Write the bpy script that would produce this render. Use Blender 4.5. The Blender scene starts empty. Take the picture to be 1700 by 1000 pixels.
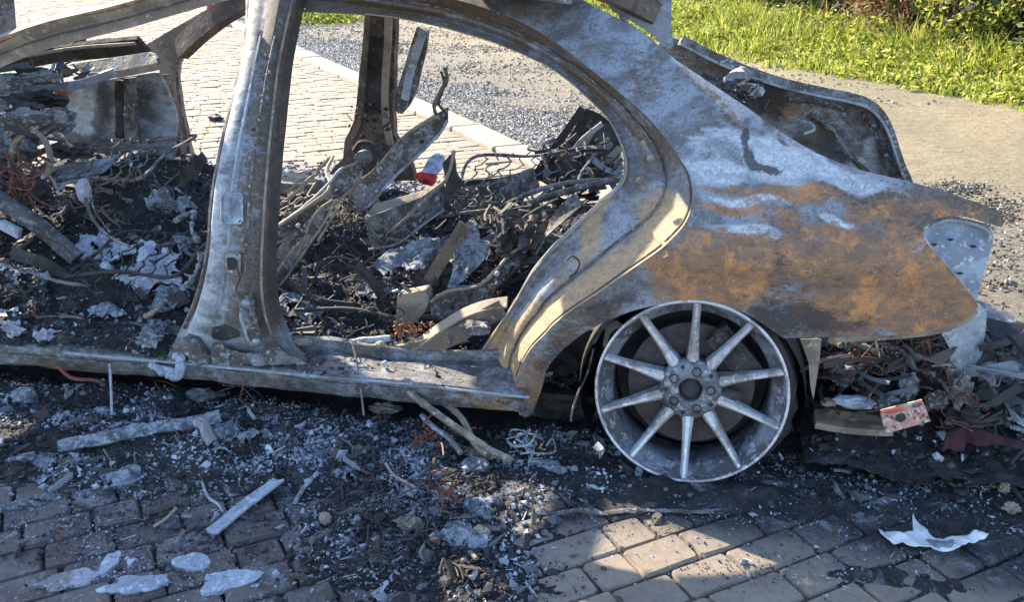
import bpy, math, random
import numpy as np
from mathutils import Vector, Matrix, noise as mn
from mathutils.geometry import delaunay_2d_cdt
rnd = random.Random(7)
rs = np.random.RandomState(11)
S = bpy.context.scene
COL = S.collection
# ------------------------------------------------------------------ camera
CAM = np.array([-0.036, -2.319, 1.445]); PSI = 0.203; PIT = math.atan(610/1500); FPX = 1500.0
Fw = np.array([-math.sin(PSI)*math.cos(PIT), math.cos(PSI)*math.cos(PIT), -math.sin(PIT)])
Rt = np.array([math.cos(PSI), math.sin(PSI), 0.0]); Up = np.cross(Rt, Fw)
cd = bpy.data.cameras.new('camera'); cam = bpy.data.objects.new('camera', cd); COL.objects.link(cam)
cd.sensor_width = 36; cd.lens = 36*FPX/1700; cd.clip_start = 0.05; cd.clip_end = 2000
cam.matrix_world = Matrix(((Rt[0], Up[0], -Fw[0], CAM[0]), (Rt[1], Up[1], -Fw[1], CAM[1]), (Rt[2], Up[2], -Fw[2], CAM[2]), (0, 0, 0, 1)))
S.camera = cam
# ------------------------------------------------------------------ sky and sun
SUN_EL = math.radians(31); SUNH = np.array([-0.84, 0.545]); SUNH /= np.linalg.norm(SUNH)
w = bpy.data.worlds.new('World'); S.world = w; w.use_nodes = True
nt = w.node_tree; bg = nt.nodes['Background']
sk = nt.nodes.new('ShaderNodeTexSky'); sk.sky_type = 'NISHITA'; sk.sun_disc = False
sk.sun_elevation = SUN_EL; sk.sun_rotation = math.atan2(SUNH[0], SUNH[1])
sk.air_density = 1.0; sk.dust_density = 0.6; sk.ozone_density = 2.2
nt.links.new(sk.outputs[0], bg.inputs[0]); bg.inputs[1].default_value = 0.15
sl = bpy.data.lights.new('sun', 'SUN'); sl.energy = 4.7; sl.angle = math.radians(0.5); sl.color = (1.0, 0.87, 0.66)
so = bpy.data.objects.new('sun', sl); COL.objects.link(so)
L = Vector((-SUNH[0]*math.cos(SUN_EL), -SUNH[1]*math.cos(SUN_EL), -math.sin(SUN_EL)))
so.rotation_euler = L.to_track_quat('-Z', 'Y').to_euler(); so.location = (-6, 5, 6)
S.view_settings.view_transform = 'Standard'; S.view_settings.look = 'None'
S.view_settings.exposure = 1.7; S.view_settings.gamma = 1.0; S.view_settings.use_curve_mapping = False
S.render.engine = 'CYCLES'

# ------------------------------------------------------------------ measuring helpers
def ray(px, py):
    return Fw + Rt*(px-850)/FPX - Up*(py-500)/FPX
def P(px, py, y=None, z=None, x=None):
    d = ray(px, py)
    t = (y-CAM[1])/d[1] if y is not None else ((z-CAM[2])/d[2] if z is not None else (x-CAM[0])/d[0])
    return CAM + t*d
def PF(px, py, f):                       # the point on the surface y = f(x, z)
    y = 0.1
    for _ in range(25):
        q = P(px, py, y=y); y = 0.5*y + 0.5*f(q[0], q[2])
    return P(px, py, y=y)
def proj(V):
    d = V - CAM; z = d @ Fw
    return np.stack([850+FPX*(d @ Rt)/z, 500-FPX*(d @ Up)/z], -1)
def fbm(x, y, z=0.0, o=4, s=1.0):
    a = 0; amp = 1; f = s
    for _ in range(o):
        a += amp*mn.noise(Vector((x*f, y*f, z*f+7.7))); amp *= .5; f *= 2.1
    return a
def smooth(pts, n):
    P_ = [np.array(p, float) for p in pts]; P_ = [2*P_[0]-P_[1]]+P_+[2*P_[-1]-P_[-2]]
    out = []
    m = len(P_)-3
    for k in range(n):
        t = k/(n-1)*m; i = min(int(t), m-1); t -= i
        a, b, c, d = P_[i:i+4]
        out.append(0.5*((2*b)+(-a+c)*t+(2*a-5*b+4*c-d)*t*t+(-a+3*b-3*c+d)*t**3))
    return np.array(out)
def resample(pts, n):
    pts = np.array(pts, float); s = np.r_[0, np.cumsum(np.linalg.norm(np.diff(pts, axis=0), axis=1))]
    u = np.linspace(0, s[-1], n)
    return np.stack([np.interp(u, s, pts[:, i]) for i in range(pts.shape[1])], -1)

# ------------------------------------------------------------------ object helpers
def tag(o, label=None, cat=None, group=None, kind=None):
    if label: o['label'] = label
    if cat: o['category'] = cat
    if group: o['group'] = group
    if kind: o['kind'] = kind
    return o
def thing(name, label, cat, loc=(0, 0, 0), group=None):
    o = bpy.data.objects.new(name, None); COL.objects.link(o); o.location = loc; o.empty_display_size = .1
    return tag(o, label, cat, group)
ORIG = {}
def obj(name, geo, mat, parent=None, sm=False, own=False, kind=None, label=None):
    V, Fc = geo[0], geo[1]
    V = np.array(V, float).reshape(-1, 3)
    off = np.zeros(3)
    if parent is not None:
        off = ORIG.get(parent, None)
        if off is None: off = np.array(parent.location)
    elif own:
        off = np.array([V[:, 0].mean(), V[:, 1].mean(), V[:, 2].min()])
    me = bpy.data.meshes.new(name); me.from_pydata((V-off).tolist(), [], [list(map(int, f)) for f in Fc]); me.update()
    if len(geo) > 2 and geo[2] is not None:
        c = np.array(geo[2], float)
        if c.shape[1] == 3: c = np.c_[c, np.ones(len(c))]
        a = me.color_attributes.new('Col', 'FLOAT_COLOR', 'POINT'); a.data.foreach_set('color', c.ravel())
    if sm: me.polygons.foreach_set('use_smooth', [True]*len(me.polygons))
    me.materials.append(mat)
    o = bpy.data.objects.new(name, me); COL.objects.link(o)
    if parent is not None: o.parent = parent; ORIG[o] = off
    elif own: o.location = off
    if kind: o['kind'] = kind
    if label: o['label'] = label
    return o
def join(gs):
    V = []; F = []; C = []; n = 0; hc = any(len(g) > 2 and g[2] is not None for g in gs)
    for g in gs:
        v = np.array(g[0], float).reshape(-1, 3); V.append(v); F += [[i+n for i in f] for f in g[1]]
        if hc: C.append(np.array(g[2])[:, :3])
        n += len(v)
    return (np.vstack(V), F, np.vstack(C) if hc else None)
def tube(pts, r, n=7, k=None, wob=0, caps=True):
    pts = smooth(pts, k) if k else np.array(pts, float)
    m = len(pts); V = []; F = []
    T = np.gradient(pts, axis=0); prev = np.array([0.123, 0.3, 0.9])
    for i in range(m):
        t = T[i]/(np.linalg.norm(T[i])+1e-9)
        a = prev - t*(prev @ t)
        if np.linalg.norm(a) < 1e-3: a = np.cross(t, [1, .2, 0])
        a /= np.linalg.norm(a); b = np.cross(t, a); prev = a
        rr = (r[min(i*len(r)//m, len(r)-1)] if isinstance(r, (list, tuple)) else r)*(1+wob*rnd.uniform(-1, 1))
        for j in range(n):
            q = 2*math.pi*j/n; V.append(pts[i]+rr*(a*math.cos(q)+b*math.sin(q)))
    for i in range(m-1):
        for j in range(n):
            j2 = (j+1) % n; F.append([i*n+j, i*n+j2, (i+1)*n+j2, (i+1)*n+j])
    if caps: F.append(list(range(n))[::-1]); F.append([(m-1)*n+j for j in range(n)])
    return (V, F)
def band(pts, width, thick, wdir=(0, 0, 1), k=None, twist=0, taper=1, bow=0):
    """a strip of sheet metal: rectangular section swept along pts, width along wdir"""
    pts = smooth(pts, k) if k else np.array(pts, float)
    m = len(pts); V = []; F = []; T = np.gradient(pts, axis=0); W0 = np.array(wdir, float)
    for i in range(m):
        t = T[i]/np.linalg.norm(T[i]); wv = W0-t*(W0 @ t); wv /= np.linalg.norm(wv); nv = np.cross(t, wv)
        q = twist*i/(m-1); wv, nv = wv*math.cos(q)+nv*math.sin(q), nv*math.cos(q)-wv*math.sin(q)
        h = width/2*(1+(taper-1)*i/(m-1)); d = thick/2
        for a, b in ((-1, -1), (0, -1), (1, -1), (1, 1), (0, 1), (-1, 1)):
            V.append(pts[i]+wv*h*a+nv*(d*b+(bow if a == 0 else 0)))
    for i in range(m-1):
        for j in range(6):
            j2 = (j+1) % 6; F.append([i*6+j, i*6+j2, (i+1)*6+j2, (i+1)*6+j])
    F.append([5, 4, 3, 2, 1, 0]); F.append([(m-1)*6+j for j in range(6)])
    return (V, F)
def box(c, s, rot=(0, 0, 0), jit=0):
    M = (Matrix.Rotation(rot[2], 3, 'Z') @ Matrix.Rotation(rot[1], 3, 'Y') @ Matrix.Rotation(rot[0], 3, 'X'))
    V = []
    for x in (-.5, .5):
        for y in (-.5, .5):
            for z in (-.5, .5):
                V.append(np.array(c)+np.array(M @ Vector((x*s[0]*(1+jit*rnd.uniform(-1, 1)), y*s[1]*(1+jit*rnd.uniform(-1, 1)), z*s[2]*(1+jit*rnd.uniform(-1, 1))))))
    return (V, [[0, 1, 3, 2], [4, 6, 7, 5], [0, 4, 5, 1], [2, 3, 7, 6], [0, 2, 6, 4], [1, 5, 7, 3]])
def lathe(prof, n=64, ax='y', c=(0, 0, 0), r0=0, r1=2*math.pi, closed=True):
    V = []; F = []; m = len(prof); nn = n if closed else n+1
    for i in range(nn):
        a = r0+(r1-r0)*i/n
        for (r, y) in prof: V.append((c[0]+r*math.cos(a), c[1]+y, c[2]+r*math.sin(a)))
    for i in range(n):
        i2 = (i+1) % nn
        for j in range(m-1): F.append([i*m+j, i2*m+j, i2*m+j+1, i*m+j+1])
    return (V, F)
def inpoly(pt, poly):
    x, y = pt; c = False; n = len(poly); j = n-1
    for i in range(n):
        if (poly[i][1] > y) != (poly[j][1] > y) and x < (poly[j][0]-poly[i][0])*(y-poly[i][1])/(poly[j][1]-poly[i][1])+poly[i][0]: c = not c
        j = i
    return c
def plate2(poly, to3, step, thick, holes=(), flange=0.0, fdir=None, jag=0.0):
    """sheet metal cut to a 2D outline (with holes), mapped to 3D by to3(u,v), given thickness along fdir"""
    loops = []
    for lp in [poly]+list(holes):
        lp = np.array(lp, float); lp2 = resample(np.vstack([lp, lp[:1]]), max(6, int(np.linalg.norm(np.diff(np.vstack([lp, lp[:1]]), axis=0), axis=1).sum()/step))+1)[:-1]
        if jag: lp2 = lp2+rs.uniform(-jag, jag, lp2.shape)
        loops.append(lp2)
    vs = []; ed = []
    for lp in loops:
        n0 = len(vs); vs += [Vector(p) for p in lp]; ed += [(n0+i, n0+(i+1) % len(lp)) for i in range(len(lp))]
    lo = loops[0].min(0); hi = loops[0].max(0); P0 = loops[0].tolist()
    H = [h.tolist() for h in loops[1:]]
    B = np.vstack(loops)
    u = lo[0]+step/2; row = 0
    while u < hi[0]:
        v = lo[1]+step*(.5 if row % 2 else .1)
        while v < hi[1]:
            if inpoly((u, v), P0) and not any(inpoly((u, v), h) for h in H) and ((B-(u, v))**2).sum(1).min() > (step*.55)**2:
                vs.append(Vector((u+rnd.uniform(-.1, .1)*step, v+rnd.uniform(-.1, .1)*step)))
            v += step
        u += step*.87; row += 1
    r = delaunay_2d_cdt(vs, ed, [], 2, 1e-6)
    V2, F2 = r[0], r[2]
    A = np.array([to3(v[0], v[1]) for v in V2]); fd = np.array(fdir if fdir is not None else (0, 1, 0), float)
    cnt = {}
    for f in F2:
        for i in range(len(f)):
            e = (f[i], f[(i+1) % len(f)]); cnt[tuple(sorted(e))] = cnt.get(tuple(sorted(e)), [])+[e]
    n = len(A); V = np.vstack([A, A+fd*thick]); F = [list(f) for f in F2]+[[i+n for i in f[::-1]] for f in F2]
    for k_, es in cnt.items():
        if len(es) == 1: a, b = es[0]; F.append([b, a, a+n, b+n])
    return (V, F), n
def pplate(px, f, thick=.003, step=.02, holes=(), jag=0.0, bump=0.0, bs=8, ret2=False):
    """outline measured in the photograph, standing on the surface y = f(x, z)"""
    if not callable(f): y0 = f; f = lambda x, z: y0
    def conv(lp): return [PF(a, b, f)[[0, 2]] for a, b in lp]
    def to3(x, z):
        b = bump*fbm(x*bs, z*bs, 3.1, 3) if bump else 0
        return (x, f(x, z)+b, z)
    g, n = plate2(conv(px), to3, step, thick, [conv(h) for h in holes], jag=jag)
    return (g, n) if ret2 else g
def loft(curves):
    m = len(curves[0]); V = np.vstack(curves); F = []
    for i in range(len(curves)-1):
        for j in range(m-1): F.append([i*m+j, i*m+j+1, (i+1)*m+j+1, (i+1)*m+j])
    return (V, F)
def rock(c, r, flat=.6, n=10, col=None):
    """an irregular lump: a jittered icosahedron"""
    g = (1+5**.5)/2
    v = np.array([(-1, g, 0), (1, g, 0), (-1, -g, 0), (1, -g, 0), (0, -1, g), (0, 1, g), (0, -1, -g), (0, 1, -g), (g, 0, -1), (g, 0, 1), (-g, 0, -1), (-g, 0, 1)])/1.9
    F = [(0, 11, 5), (0, 5, 1), (0, 1, 7), (0, 7, 10), (0, 10, 11), (1, 5, 9), (5, 11, 4), (11, 10, 2), (10, 7, 6), (7, 1, 8), (3, 9, 4), (3, 4, 2), (3, 2, 6), (3, 6, 8), (3, 8, 9), (4, 9, 5), (2, 4, 11), (6, 2, 10), (8, 6, 7), (9, 8, 1)]
    v = v*(1+rs.uniform(-.3, .3, (12, 1))); s = np.array([rs.uniform(.7, 1.3), rs.uniform(.7, 1.3), flat])
    a = rs.uniform(0, 6.28); R = np.array([[math.cos(a), -math.sin(a), 0], [math.sin(a), math.cos(a), 0], [0, 0, 1]])
    return ((v*s*r) @ R.T + np.array(c), [list(f) for f in F])
def lump(c, s, bump=.25, bs=6, n=3, seed=0):
    import bmesh
    bm = bmesh.new(); bmesh.ops.create_icosphere(bm, subdivisions=n, radius=1)
    V = []
    for v in bm.verts:
        k = 1+bump*fbm(v.co.x*bs*.3+seed, v.co.y*bs*.3, v.co.z*bs*.3, 4, 1.6)
        V.append((c[0]+v.co.x*s[0]*k, c[1]+v.co.y*s[1]*k, c[2]+v.co.z*s[2]*k))
    F = [[q.index for q in f.verts] for f in bm.faces]; bm.free()
    return (V, F)

# ------------------------------------------------------------------ materials
class N:
    def __init__(s, name, rough=.8, metal=0):
        s.m = bpy.data.materials.new(name); s.m.use_nodes = True; s.t = s.m.node_tree; s.b = s.t.nodes['Principled BSDF']
        s.b.inputs['Roughness'].default_value = rough; s.b.inputs['Metallic'].default_value = metal
        g = s.t.nodes.new('ShaderNodeNewGeometry'); s.pos = g.outputs['Position']; s.geo = g
        s.t.nodes.new('ShaderNodeTexCoord')
    def n(s, ty, **k):
        x = s.t.nodes.new(ty)
        for a, b in k.items(): setattr(x, a, b)
        return x
    def l(s, a, b): s.t.links.new(a, b)
    def noise(s, scale, detail=6, rough=.6, dist=0, vec=None, st=None):
        x = s.n('ShaderNodeTexNoise'); x.inputs['Scale'].default_value = scale; x.inputs['Detail'].default_value = detail
        x.inputs['Roughness'].default_value = rough; x.inputs['Distortion'].default_value = dist
        v = vec or s.pos
        if st:
            mp = s.n('ShaderNodeMapping'); mp.inputs['Scale'].default_value = st; s.l(v, mp.inputs[0]); v = mp.outputs[0]
        s.l(v, x.inputs['Vector']); return x.outputs[0]
    def vor(s, scale, feat='F1', out=0, rand=1):
        x = s.n('ShaderNodeTexVoronoi', feature=feat); x.inputs['Scale'].default_value = scale; x.inputs['Randomness'].default_value = rand
        s.l(s.pos, x.inputs['Vector']); return x.outputs[out]
    def ramp(s, v, a, b, ca=(0, 0, 0, 1), cb=(1, 1, 1, 1)):
        x = s.n('ShaderNodeMapRange'); x.interpolation_type = 'SMOOTHSTEP'; s.l(v, x.inputs[0]); x.inputs[1].default_value = a; x.inputs[2].default_value = b
        return x.outputs[0]
    def mix(s, f, a, b):
        x = s.n('ShaderNodeMix', data_type='RGBA')
        if isinstance(f, (int, float)): x.inputs[0].default_value = f
        else: s.l(f, x.inputs[0])
        for i, c in ((6, a), (7, b)):
            if isinstance(c, tuple): x.inputs[i].default_value = (*c[:3], 1)
            else: s.l(c, x.inputs[i])
        return x.outputs[2]
    def math(s, op, a, b=0, c=0, clamp=False):
        x = s.n('ShaderNodeMath', operation=op); x.use_clamp = clamp
        for i, q in enumerate((a, b, c)):
            if isinstance(q, (int, float)): x.inputs[i].default_value = q
            else: s.l(q, x.inputs[i])
        return x.outputs[0]
    def bump(s, h, st=.4, d=.01):
        x = s.n('ShaderNodeBump'); x.inputs['Strength'].default_value = st; x.inputs['Distance'].default_value = d; s.l(h, x.inputs['Height'])
        if s.b.inputs['Normal'].is_linked: s.l(s.b.inputs['Normal'].links[0].from_socket, x.inputs['Normal'])
        s.l(x.outputs[0], s.b.inputs['Normal'])
    def col(s, c):
        if isinstance(c, tuple): s.b.inputs['Base Color'].default_value = (*c[:3], 1)
        else: s.l(c, s.b.inputs['Base Color'])
def burnt(name, base, c2, c3, c4=(.012, .011, .011), rough=.75, metal=.0, s=1.0, t=(.5, .55, .6), bump=.5):
    m = N(name, rough, metal)
    a = m.ramp(m.noise(7*s, 8, .65, .6), t[0]-.05, t[0]+.06)
    b = m.ramp(m.noise(38*s, 6, .7, .3), t[1]-.03, t[1]+.05)
    d = m.ramp(m.noise(90*s, 5, .75), t[2]-.03, t[2]+.05)
    c = m.mix(a, base, c2); c = m.mix(b, c, c3); c = m.mix(d, c, c4)
    m.col(c); m.bump(m.noise(60*s, 8, .75), bump, .004); m.bump(m.noise(12*s, 4, .6), bump, .012)
    return m.m
M_greymetal = burnt('burnt_grey_metal', (.19, .185, .19), (.085, .07, .06), (.36, .36, .37), t=(.48, .57, .58), s=1.4)
M_palemetal = burnt('pale_ashed_metal', (.31, .33, .37), (.18, .175, .175), (.46, .48, .52), (.04, .037, .035), t=(.54, .58, .62))
M_brownmetal = burnt('brown_scorched_metal', (.155, .11, .08), (.08, .062, .052), (.27, .21, .16), t=(.5, .6, .6))
M_tanmetal = burnt('tan_scorched_metal', (.30, .245, .18), (.19, .15, .115), (.4, .34, .27), t=(.52, .6, .64))
M_darkmetal = burnt('sooty_metal', (.05, .045, .045), (.022, .02, .02), (.14, .13, .13), t=(.5, .62, .6))
M_black = burnt('char', (.018, .017, .018), (.03, .026, .025), (.07, .07, .075), t=(.5, .62, .6), rough=.65)
M_ash = burnt('pale_ash', (.35, .39, .46), (.22, .24, .28), (.52, .56, .61), (.12, .12, .13), t=(.5, .58, .64), rough=.9)
M_wood = burnt('charred_light_strip', (.34, .28, .21), (.16, .13, .10), (.48, .42, .34), t=(.5, .56, .62), rough=.85)
M_copper = burnt('bare_copper_wire', (.20, .065, .040), (.09, .04, .03), (.30, .12, .075), t=(.5, .58, .64), rough=.6, metal=.2)
M_rust = burnt('rusty_steel', (.26, .10, .04), (.13, .055, .03), (.36, .2, .12), t=(.5, .58, .6))
M_alu = burnt('dulled_aluminium', (.27, .29, .33), (.17, .16, .165), (.42, .44, .48), (.07, .06, .06), rough=.5, metal=.25, t=(.5, .58, .66), bump=.25)
def crustmat():
    m = N('crumbly_pale_crust', .85)
    c = m.mix(m.ramp(m.noise(22, 9, .75, .8), .42, .60), (.10, .11, .13), (.36, .40, .46))
    c = m.mix(m.ramp(m.noise(60, 7, .8), .54, .64), c, (.58, .62, .68)); c = m.mix(m.ramp(m.noise(80, 6, .8, .5), .58, .66), c, (.02, .02, .022))
    c = m.mix(m.math('MULTIPLY', m.ramp(m.noise(9, 5), .56, .66), .7), c, (.05, .045, .045))
    m.col(c); m.bump(m.noise(45, 9, .8), 1.0, .012); m.bump(m.noise(140, 6, .8), .8, .004); return m.m
M_crust = crustmat()
M_powder = burnt('powdery_ash', (.34, .38, .45), (.26, .29, .34), (.48, .52, .58), (.07, .07, .08), t=(.5, .55, .60), rough=.95, bump=1.0)
def simple(name, c, c2=None, rough=.6, s=30):
    m = N(name, rough); m.col(m.mix(m.ramp(m.noise(s, 4), .4, .6), c, c2 or tuple(x*.75 for x in c))); return m.m
M_red = simple('red_plastic', (.62, .03, .03)); M_bluewhite = simple('bluish_white_plastic', (.6, .66, .8), (.42, .5, .68))
def chipmat(name, rough=.75, var=.25):
    m = N(name, rough); at = m.n('ShaderNodeAttribute', attribute_name='Col')
    k = m.ramp(m.noise(160, 5, .7), .35, .65); c = m.mix(m.math('MULTIPLY', k, var), at.outputs[0], (.03, .03, .03)); m.col(c)
    m.bump(m.noise(120, 5, .7), .4, .003); return m.m
M_chip = chipmat('ash_and_char_fragments')

# the side panel's finish: four weights per vertex (rust, pale ash, soot, brown) broken up by noise
def panelmat(name='burnt_body_paint', tan=False):
    m = N(name, .6, .0)
    at = m.n('ShaderNodeAttribute', attribute_name='Col'); sp = m.n('ShaderNodeSeparateColor'); m.l(at.outputs[0], sp.inputs[0])
    R, G, B, A = sp.outputs[0], sp.outputs[1], sp.outputs[2], at.outputs[3]
    base = m.mix(m.ramp(m.noise(6, 8, .65, 1.2), .40, .60), (.255, .28, .32), (.13, .122, .12))
    base = m.mix(m.math('MULTIPLY', m.ramp(m.noise(60, 7, .75), .54, .66), .6), base, (.36, .36, .37))
    base = m.mix(m.math('MULTIPLY', m.ramp(m.noise(90, 7, .8), .52, .64), .8), base, (.045, .04, .036))
    n1 = m.noise(12, 12, .80, .12, st=(.62, 1, 1.5)); n2 = m.noise(30, 11, .82, .1, st=(.7, 1, 1.4)); n3 = m.noise(85, 9, .85, .0)
    def mask(wt, nz, k=1.5, so=.10):
        q = m.math('ADD', wt, m.math('MULTIPLY', m.math('SUBTRACT', nz, .5), k)); return m.ramp(q, .5-so, .5+so)
    brown = m.mix(m.ramp(n3, .42, .62), (.085, .06, .045), (.20, .145, .10))
    c = m.mix(mask(A, n2), base, brown)
    ash = m.mix(m.ramp(n3, .44, .56), (.64, .65, .66), (.38, .41, .45)); ash = m.mix(m.math('MULTIPLY', m.ramp(m.noise(17, 12, .84, .1, st=(.8, 1, 1.3)), .47, .58), .75), ash, (.28, .30, .33)); ash = m.mix(m.math('MULTIPLY', m.ramp(m.noise(110, 8, .85), .54, .60), .6), ash, (.10, .095, .09))
    c = m.mix(m.math('MULTIPLY', mask(G, m.math('MULTIPLY_ADD', n3, .4, m.math('MULTIPLY', n1, .6)), 2.4, .16), .92), c, ash)
    ru = m.mix(m.ramp(n2, .38, .62), (.17, .10, .065), (.34, .175, .08)); ru = m.mix(m.ramp(m.noise(10, 12, .82, .1), .49, .58), ru, (.54, .235, .08)); ru = m.mix(m.math('MULTIPLY', m.ramp(m.noise(19, 12, .84, .1, st=(.8, 1, 1.3)), .52, .60), .75), ru, (.165, .145, .135)); ru = m.mix(m.math('MULTIPLY', m.ramp(m.noise(80, 8, .85), .55, .63), .8), ru, (.06, .045, .04))
    if tan: ru = m.mix(m.ramp(n2, .38, .62), (.48, .33, .18), (.33, .22, .13)); ru = m.mix(m.ramp(n3, .52, .62), ru, (.16, .12, .09))
    c = m.mix(mask(R, m.math('MULTIPLY_ADD', n3, .35, m.math('MULTIPLY', n1, .65)), 2.0, .13), c, ru)
    c = m.mix(m.math('MULTIPLY', mask(B, m.math('MULTIPLY_ADD', n3, .4, m.math('MULTIPLY', n1, .6)), 2.6, .14), .88), c, (.035, .032, .034))
    fl = m.ramp(m.noise(55, 10, .88, .1, st=(.7, 1, 1.8)), .60, .63)
    c = m.mix(m.math('MULTIPLY', fl, .85), c, (.58, .58, .60))
    dk = m.ramp(m.noise(130, 4, .7), .62, .66); c = m.mix(m.math('MULTIPLY', dk, .7), c, (.03, .025, .022))
    m.col(c); m.l(m.math('MULTIPLY_ADD', mask(G, n1), -.12, .68), m.b.inputs['Roughness'])
    m.bump(n3, .35, .004); m.bump(m.noise(150, 6, .7), .4, .0015); m.bump(m.noise(5, 3), .5, .012)
    return m.m
M_panel = panelmat(); M_jamb = panelmat('scorched_sunlit_jamb_paint', True)

# ground materials
def soot_sunpatch_mask(m, near=1.0):
    """soot, thinned to paint a sunlit patch, lies on the ground around the wreck (its centre is at -1.2, 0.7)"""
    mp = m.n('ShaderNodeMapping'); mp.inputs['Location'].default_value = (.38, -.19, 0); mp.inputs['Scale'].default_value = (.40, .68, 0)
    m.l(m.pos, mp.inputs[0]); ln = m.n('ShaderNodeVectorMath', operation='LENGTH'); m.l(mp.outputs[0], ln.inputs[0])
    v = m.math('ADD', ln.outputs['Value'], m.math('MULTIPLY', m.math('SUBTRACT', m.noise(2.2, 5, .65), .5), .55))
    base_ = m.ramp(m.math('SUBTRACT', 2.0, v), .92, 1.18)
    m2 = m.n('ShaderNodeMapping'); m2.inputs['Location'].default_value = (-.18, 1.48, 0); m2.inputs['Scale'].default_value = (.9, 2.4, 0)  # soot cleared in an ellipse so the sunlit patch comes out brighter
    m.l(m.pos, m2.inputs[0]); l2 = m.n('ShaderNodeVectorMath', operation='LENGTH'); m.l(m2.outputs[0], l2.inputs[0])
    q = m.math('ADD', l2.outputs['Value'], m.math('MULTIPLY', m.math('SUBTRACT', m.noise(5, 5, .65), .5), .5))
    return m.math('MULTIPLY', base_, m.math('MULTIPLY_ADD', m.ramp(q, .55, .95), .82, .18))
def pavermat():
    m = N('concrete_paver', .85)
    oi = m.n('ShaderNodeObjectInfo')
    tone = m.mix(oi.outputs['Random'], (.26, .205, .155), (.35, .28, .21))
    tone = m.mix(m.ramp(m.noise(1.6, 3), .4, .6), tone, (.27, .225, .175))
    tone = m.mix(m.math('MULTIPLY', m.ramp(m.noise(45, 6, .7), .45, .65), .5), tone, (.17, .135, .105))
    s = soot_sunpatch_mask(m)
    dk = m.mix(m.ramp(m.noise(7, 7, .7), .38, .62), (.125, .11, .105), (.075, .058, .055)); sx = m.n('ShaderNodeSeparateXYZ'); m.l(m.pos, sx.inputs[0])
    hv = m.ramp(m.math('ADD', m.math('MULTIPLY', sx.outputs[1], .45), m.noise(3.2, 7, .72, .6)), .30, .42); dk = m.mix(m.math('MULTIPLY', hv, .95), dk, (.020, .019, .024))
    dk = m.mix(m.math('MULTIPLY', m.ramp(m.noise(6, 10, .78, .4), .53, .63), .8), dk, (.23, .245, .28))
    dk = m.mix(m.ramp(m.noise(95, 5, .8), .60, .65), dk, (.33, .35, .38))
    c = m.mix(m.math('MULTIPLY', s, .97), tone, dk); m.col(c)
    m.bump(m.noise(70, 7, .75), .5, .004); m.bump(m.noise(18, 3), .4, .008); return m.m
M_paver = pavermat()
def jointmat():
    m = N('dark_joint_sand', .95); s = soot_sunpatch_mask(m); m.col(m.mix(s, (.11, .08, .06), (.018, .016, .016))); m.bump(m.noise(150, 5, .8), .8, .004); return m.m
M_joint = jointmat()
def dirtmat():
    m = N('packed_dirt_track', .95)
    c = m.mix(m.ramp(m.noise(.9, 6, .6, .4, st=(1, .45, 1)), .4, .62), (.38, .31, .19), (.29, .245, .155))
    dp = m.n('ShaderNodeVectorMath', operation='DOT_PRODUCT'); m.l(m.pos, dp.inputs[0]); dp.inputs[1].default_value = (.791, .611, 0)
    c = m.mix(m.ramp(m.math('ADD', dp.outputs['Value'], m.math('MULTIPLY', m.noise(.8, 5, .7), 2.4)), 4.0, 5.2), (.25, .22, .175), c)
    c = m.mix(m.math('MULTIPLY', m.ramp(m.noise(14, 8, .75), .5, .62), .6), c, (.17, .15, .12))
    c = m.mix(m.math('MULTIPLY', m.ramp(m.noise(3.5, 7, .7, .5, st=(1, 1, 1)), .52, .62), .45), c, (.22, .185, .13))
    c = m.mix(m.math('MULTIPLY', m.ramp(m.noise(60, 6, .8), .56, .62), .7), c, (.46, .43, .37))
    c = m.mix(m.math('MULTIPLY', soot_sunpatch_mask(m), .6), c, (.06, .055, .05))
    m.col(c); m.bump(m.noise(40, 8, .8), 1.0, .02); m.bump(m.noise(7, 7, .7), .9, .07); return m.m
M_dirt = dirtmat()
M_kerb = burnt('kerb_concrete', (.36, .32, .26), (.30, .26, .20), (.42, .39, .33), (.2, .17, .13), t=(.5, .6, .66), rough=.9)
def debrismat():
    m = N('ash_and_char_heap', .8)
    c = m.mix(m.ramp(m.noise(16, 8, .75), .42, .62), (.012, .012, .014), (.038, .036, .038))
    c = m.mix(m.ramp(m.noise(9, 9, .78, .9), .57, .66), c, (.15, .165, .19))
    c = m.mix(m.ramp(m.noise(34, 8, .8, .6), .61, .66), c, (.40, .43, .48))
    c = m.mix(m.math('MULTIPLY', m.ramp(m.noise(13, 6, .7, .5), .62, .68), .6), c, (.07, .04, .03))
    m.col(c); m.bump(m.noise(70, 8, .85), .9, .008); m.bump(m.noise(20, 6, .7), .9, .02); return m.m
M_debris = debrismat()

# ================================================================== THE SETTING
KD = np.array([.61, -.79]); ND = np.array([.79, .61]); KD /= np.linalg.norm(KD); ND /= np.linalg.norm(ND)
def kn(k, n, z=0.0): q = KD*k+ND*n; return np.array([q[0], q[1], z])
g = obj('ground', ([(-400, -400, -.06), (400, -400, -.06), (400, 400, -.06), (-400, 400, -.06)], [[0, 1, 2, 3]]), M_dirt); tag(g, kind='structure')
# dirt track: a gently uneven sheet
def sheet(k0, k1, n0, n1, dk, dn, hf):
    nk = int((k1-k0)/dk)+1; nn = int((n1-n0)/dn)+1; V = []
    for i in range(nk):
        for j in range(nn):
            k = k0+(k1-k0)*i/(nk-1); n = n0+(n1-n0)*j/(nn-1); p = kn(k, n); V.append((p[0], p[1], hf(k, n)))
    F = [[i*nn+j, (i+1)*nn+j, (i+1)*nn+j+1, i*nn+j+1] for i in range(nk-1) for j in range(nn-1)]
    return V, F
o = obj('dirt_road', sheet(-40, 14, 1.5, 16, .25, .25, lambda k, n: .0+.018*fbm(k, n, 0, 3, 1.3)), M_dirt, sm=True); tag(o, kind='structure')
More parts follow.
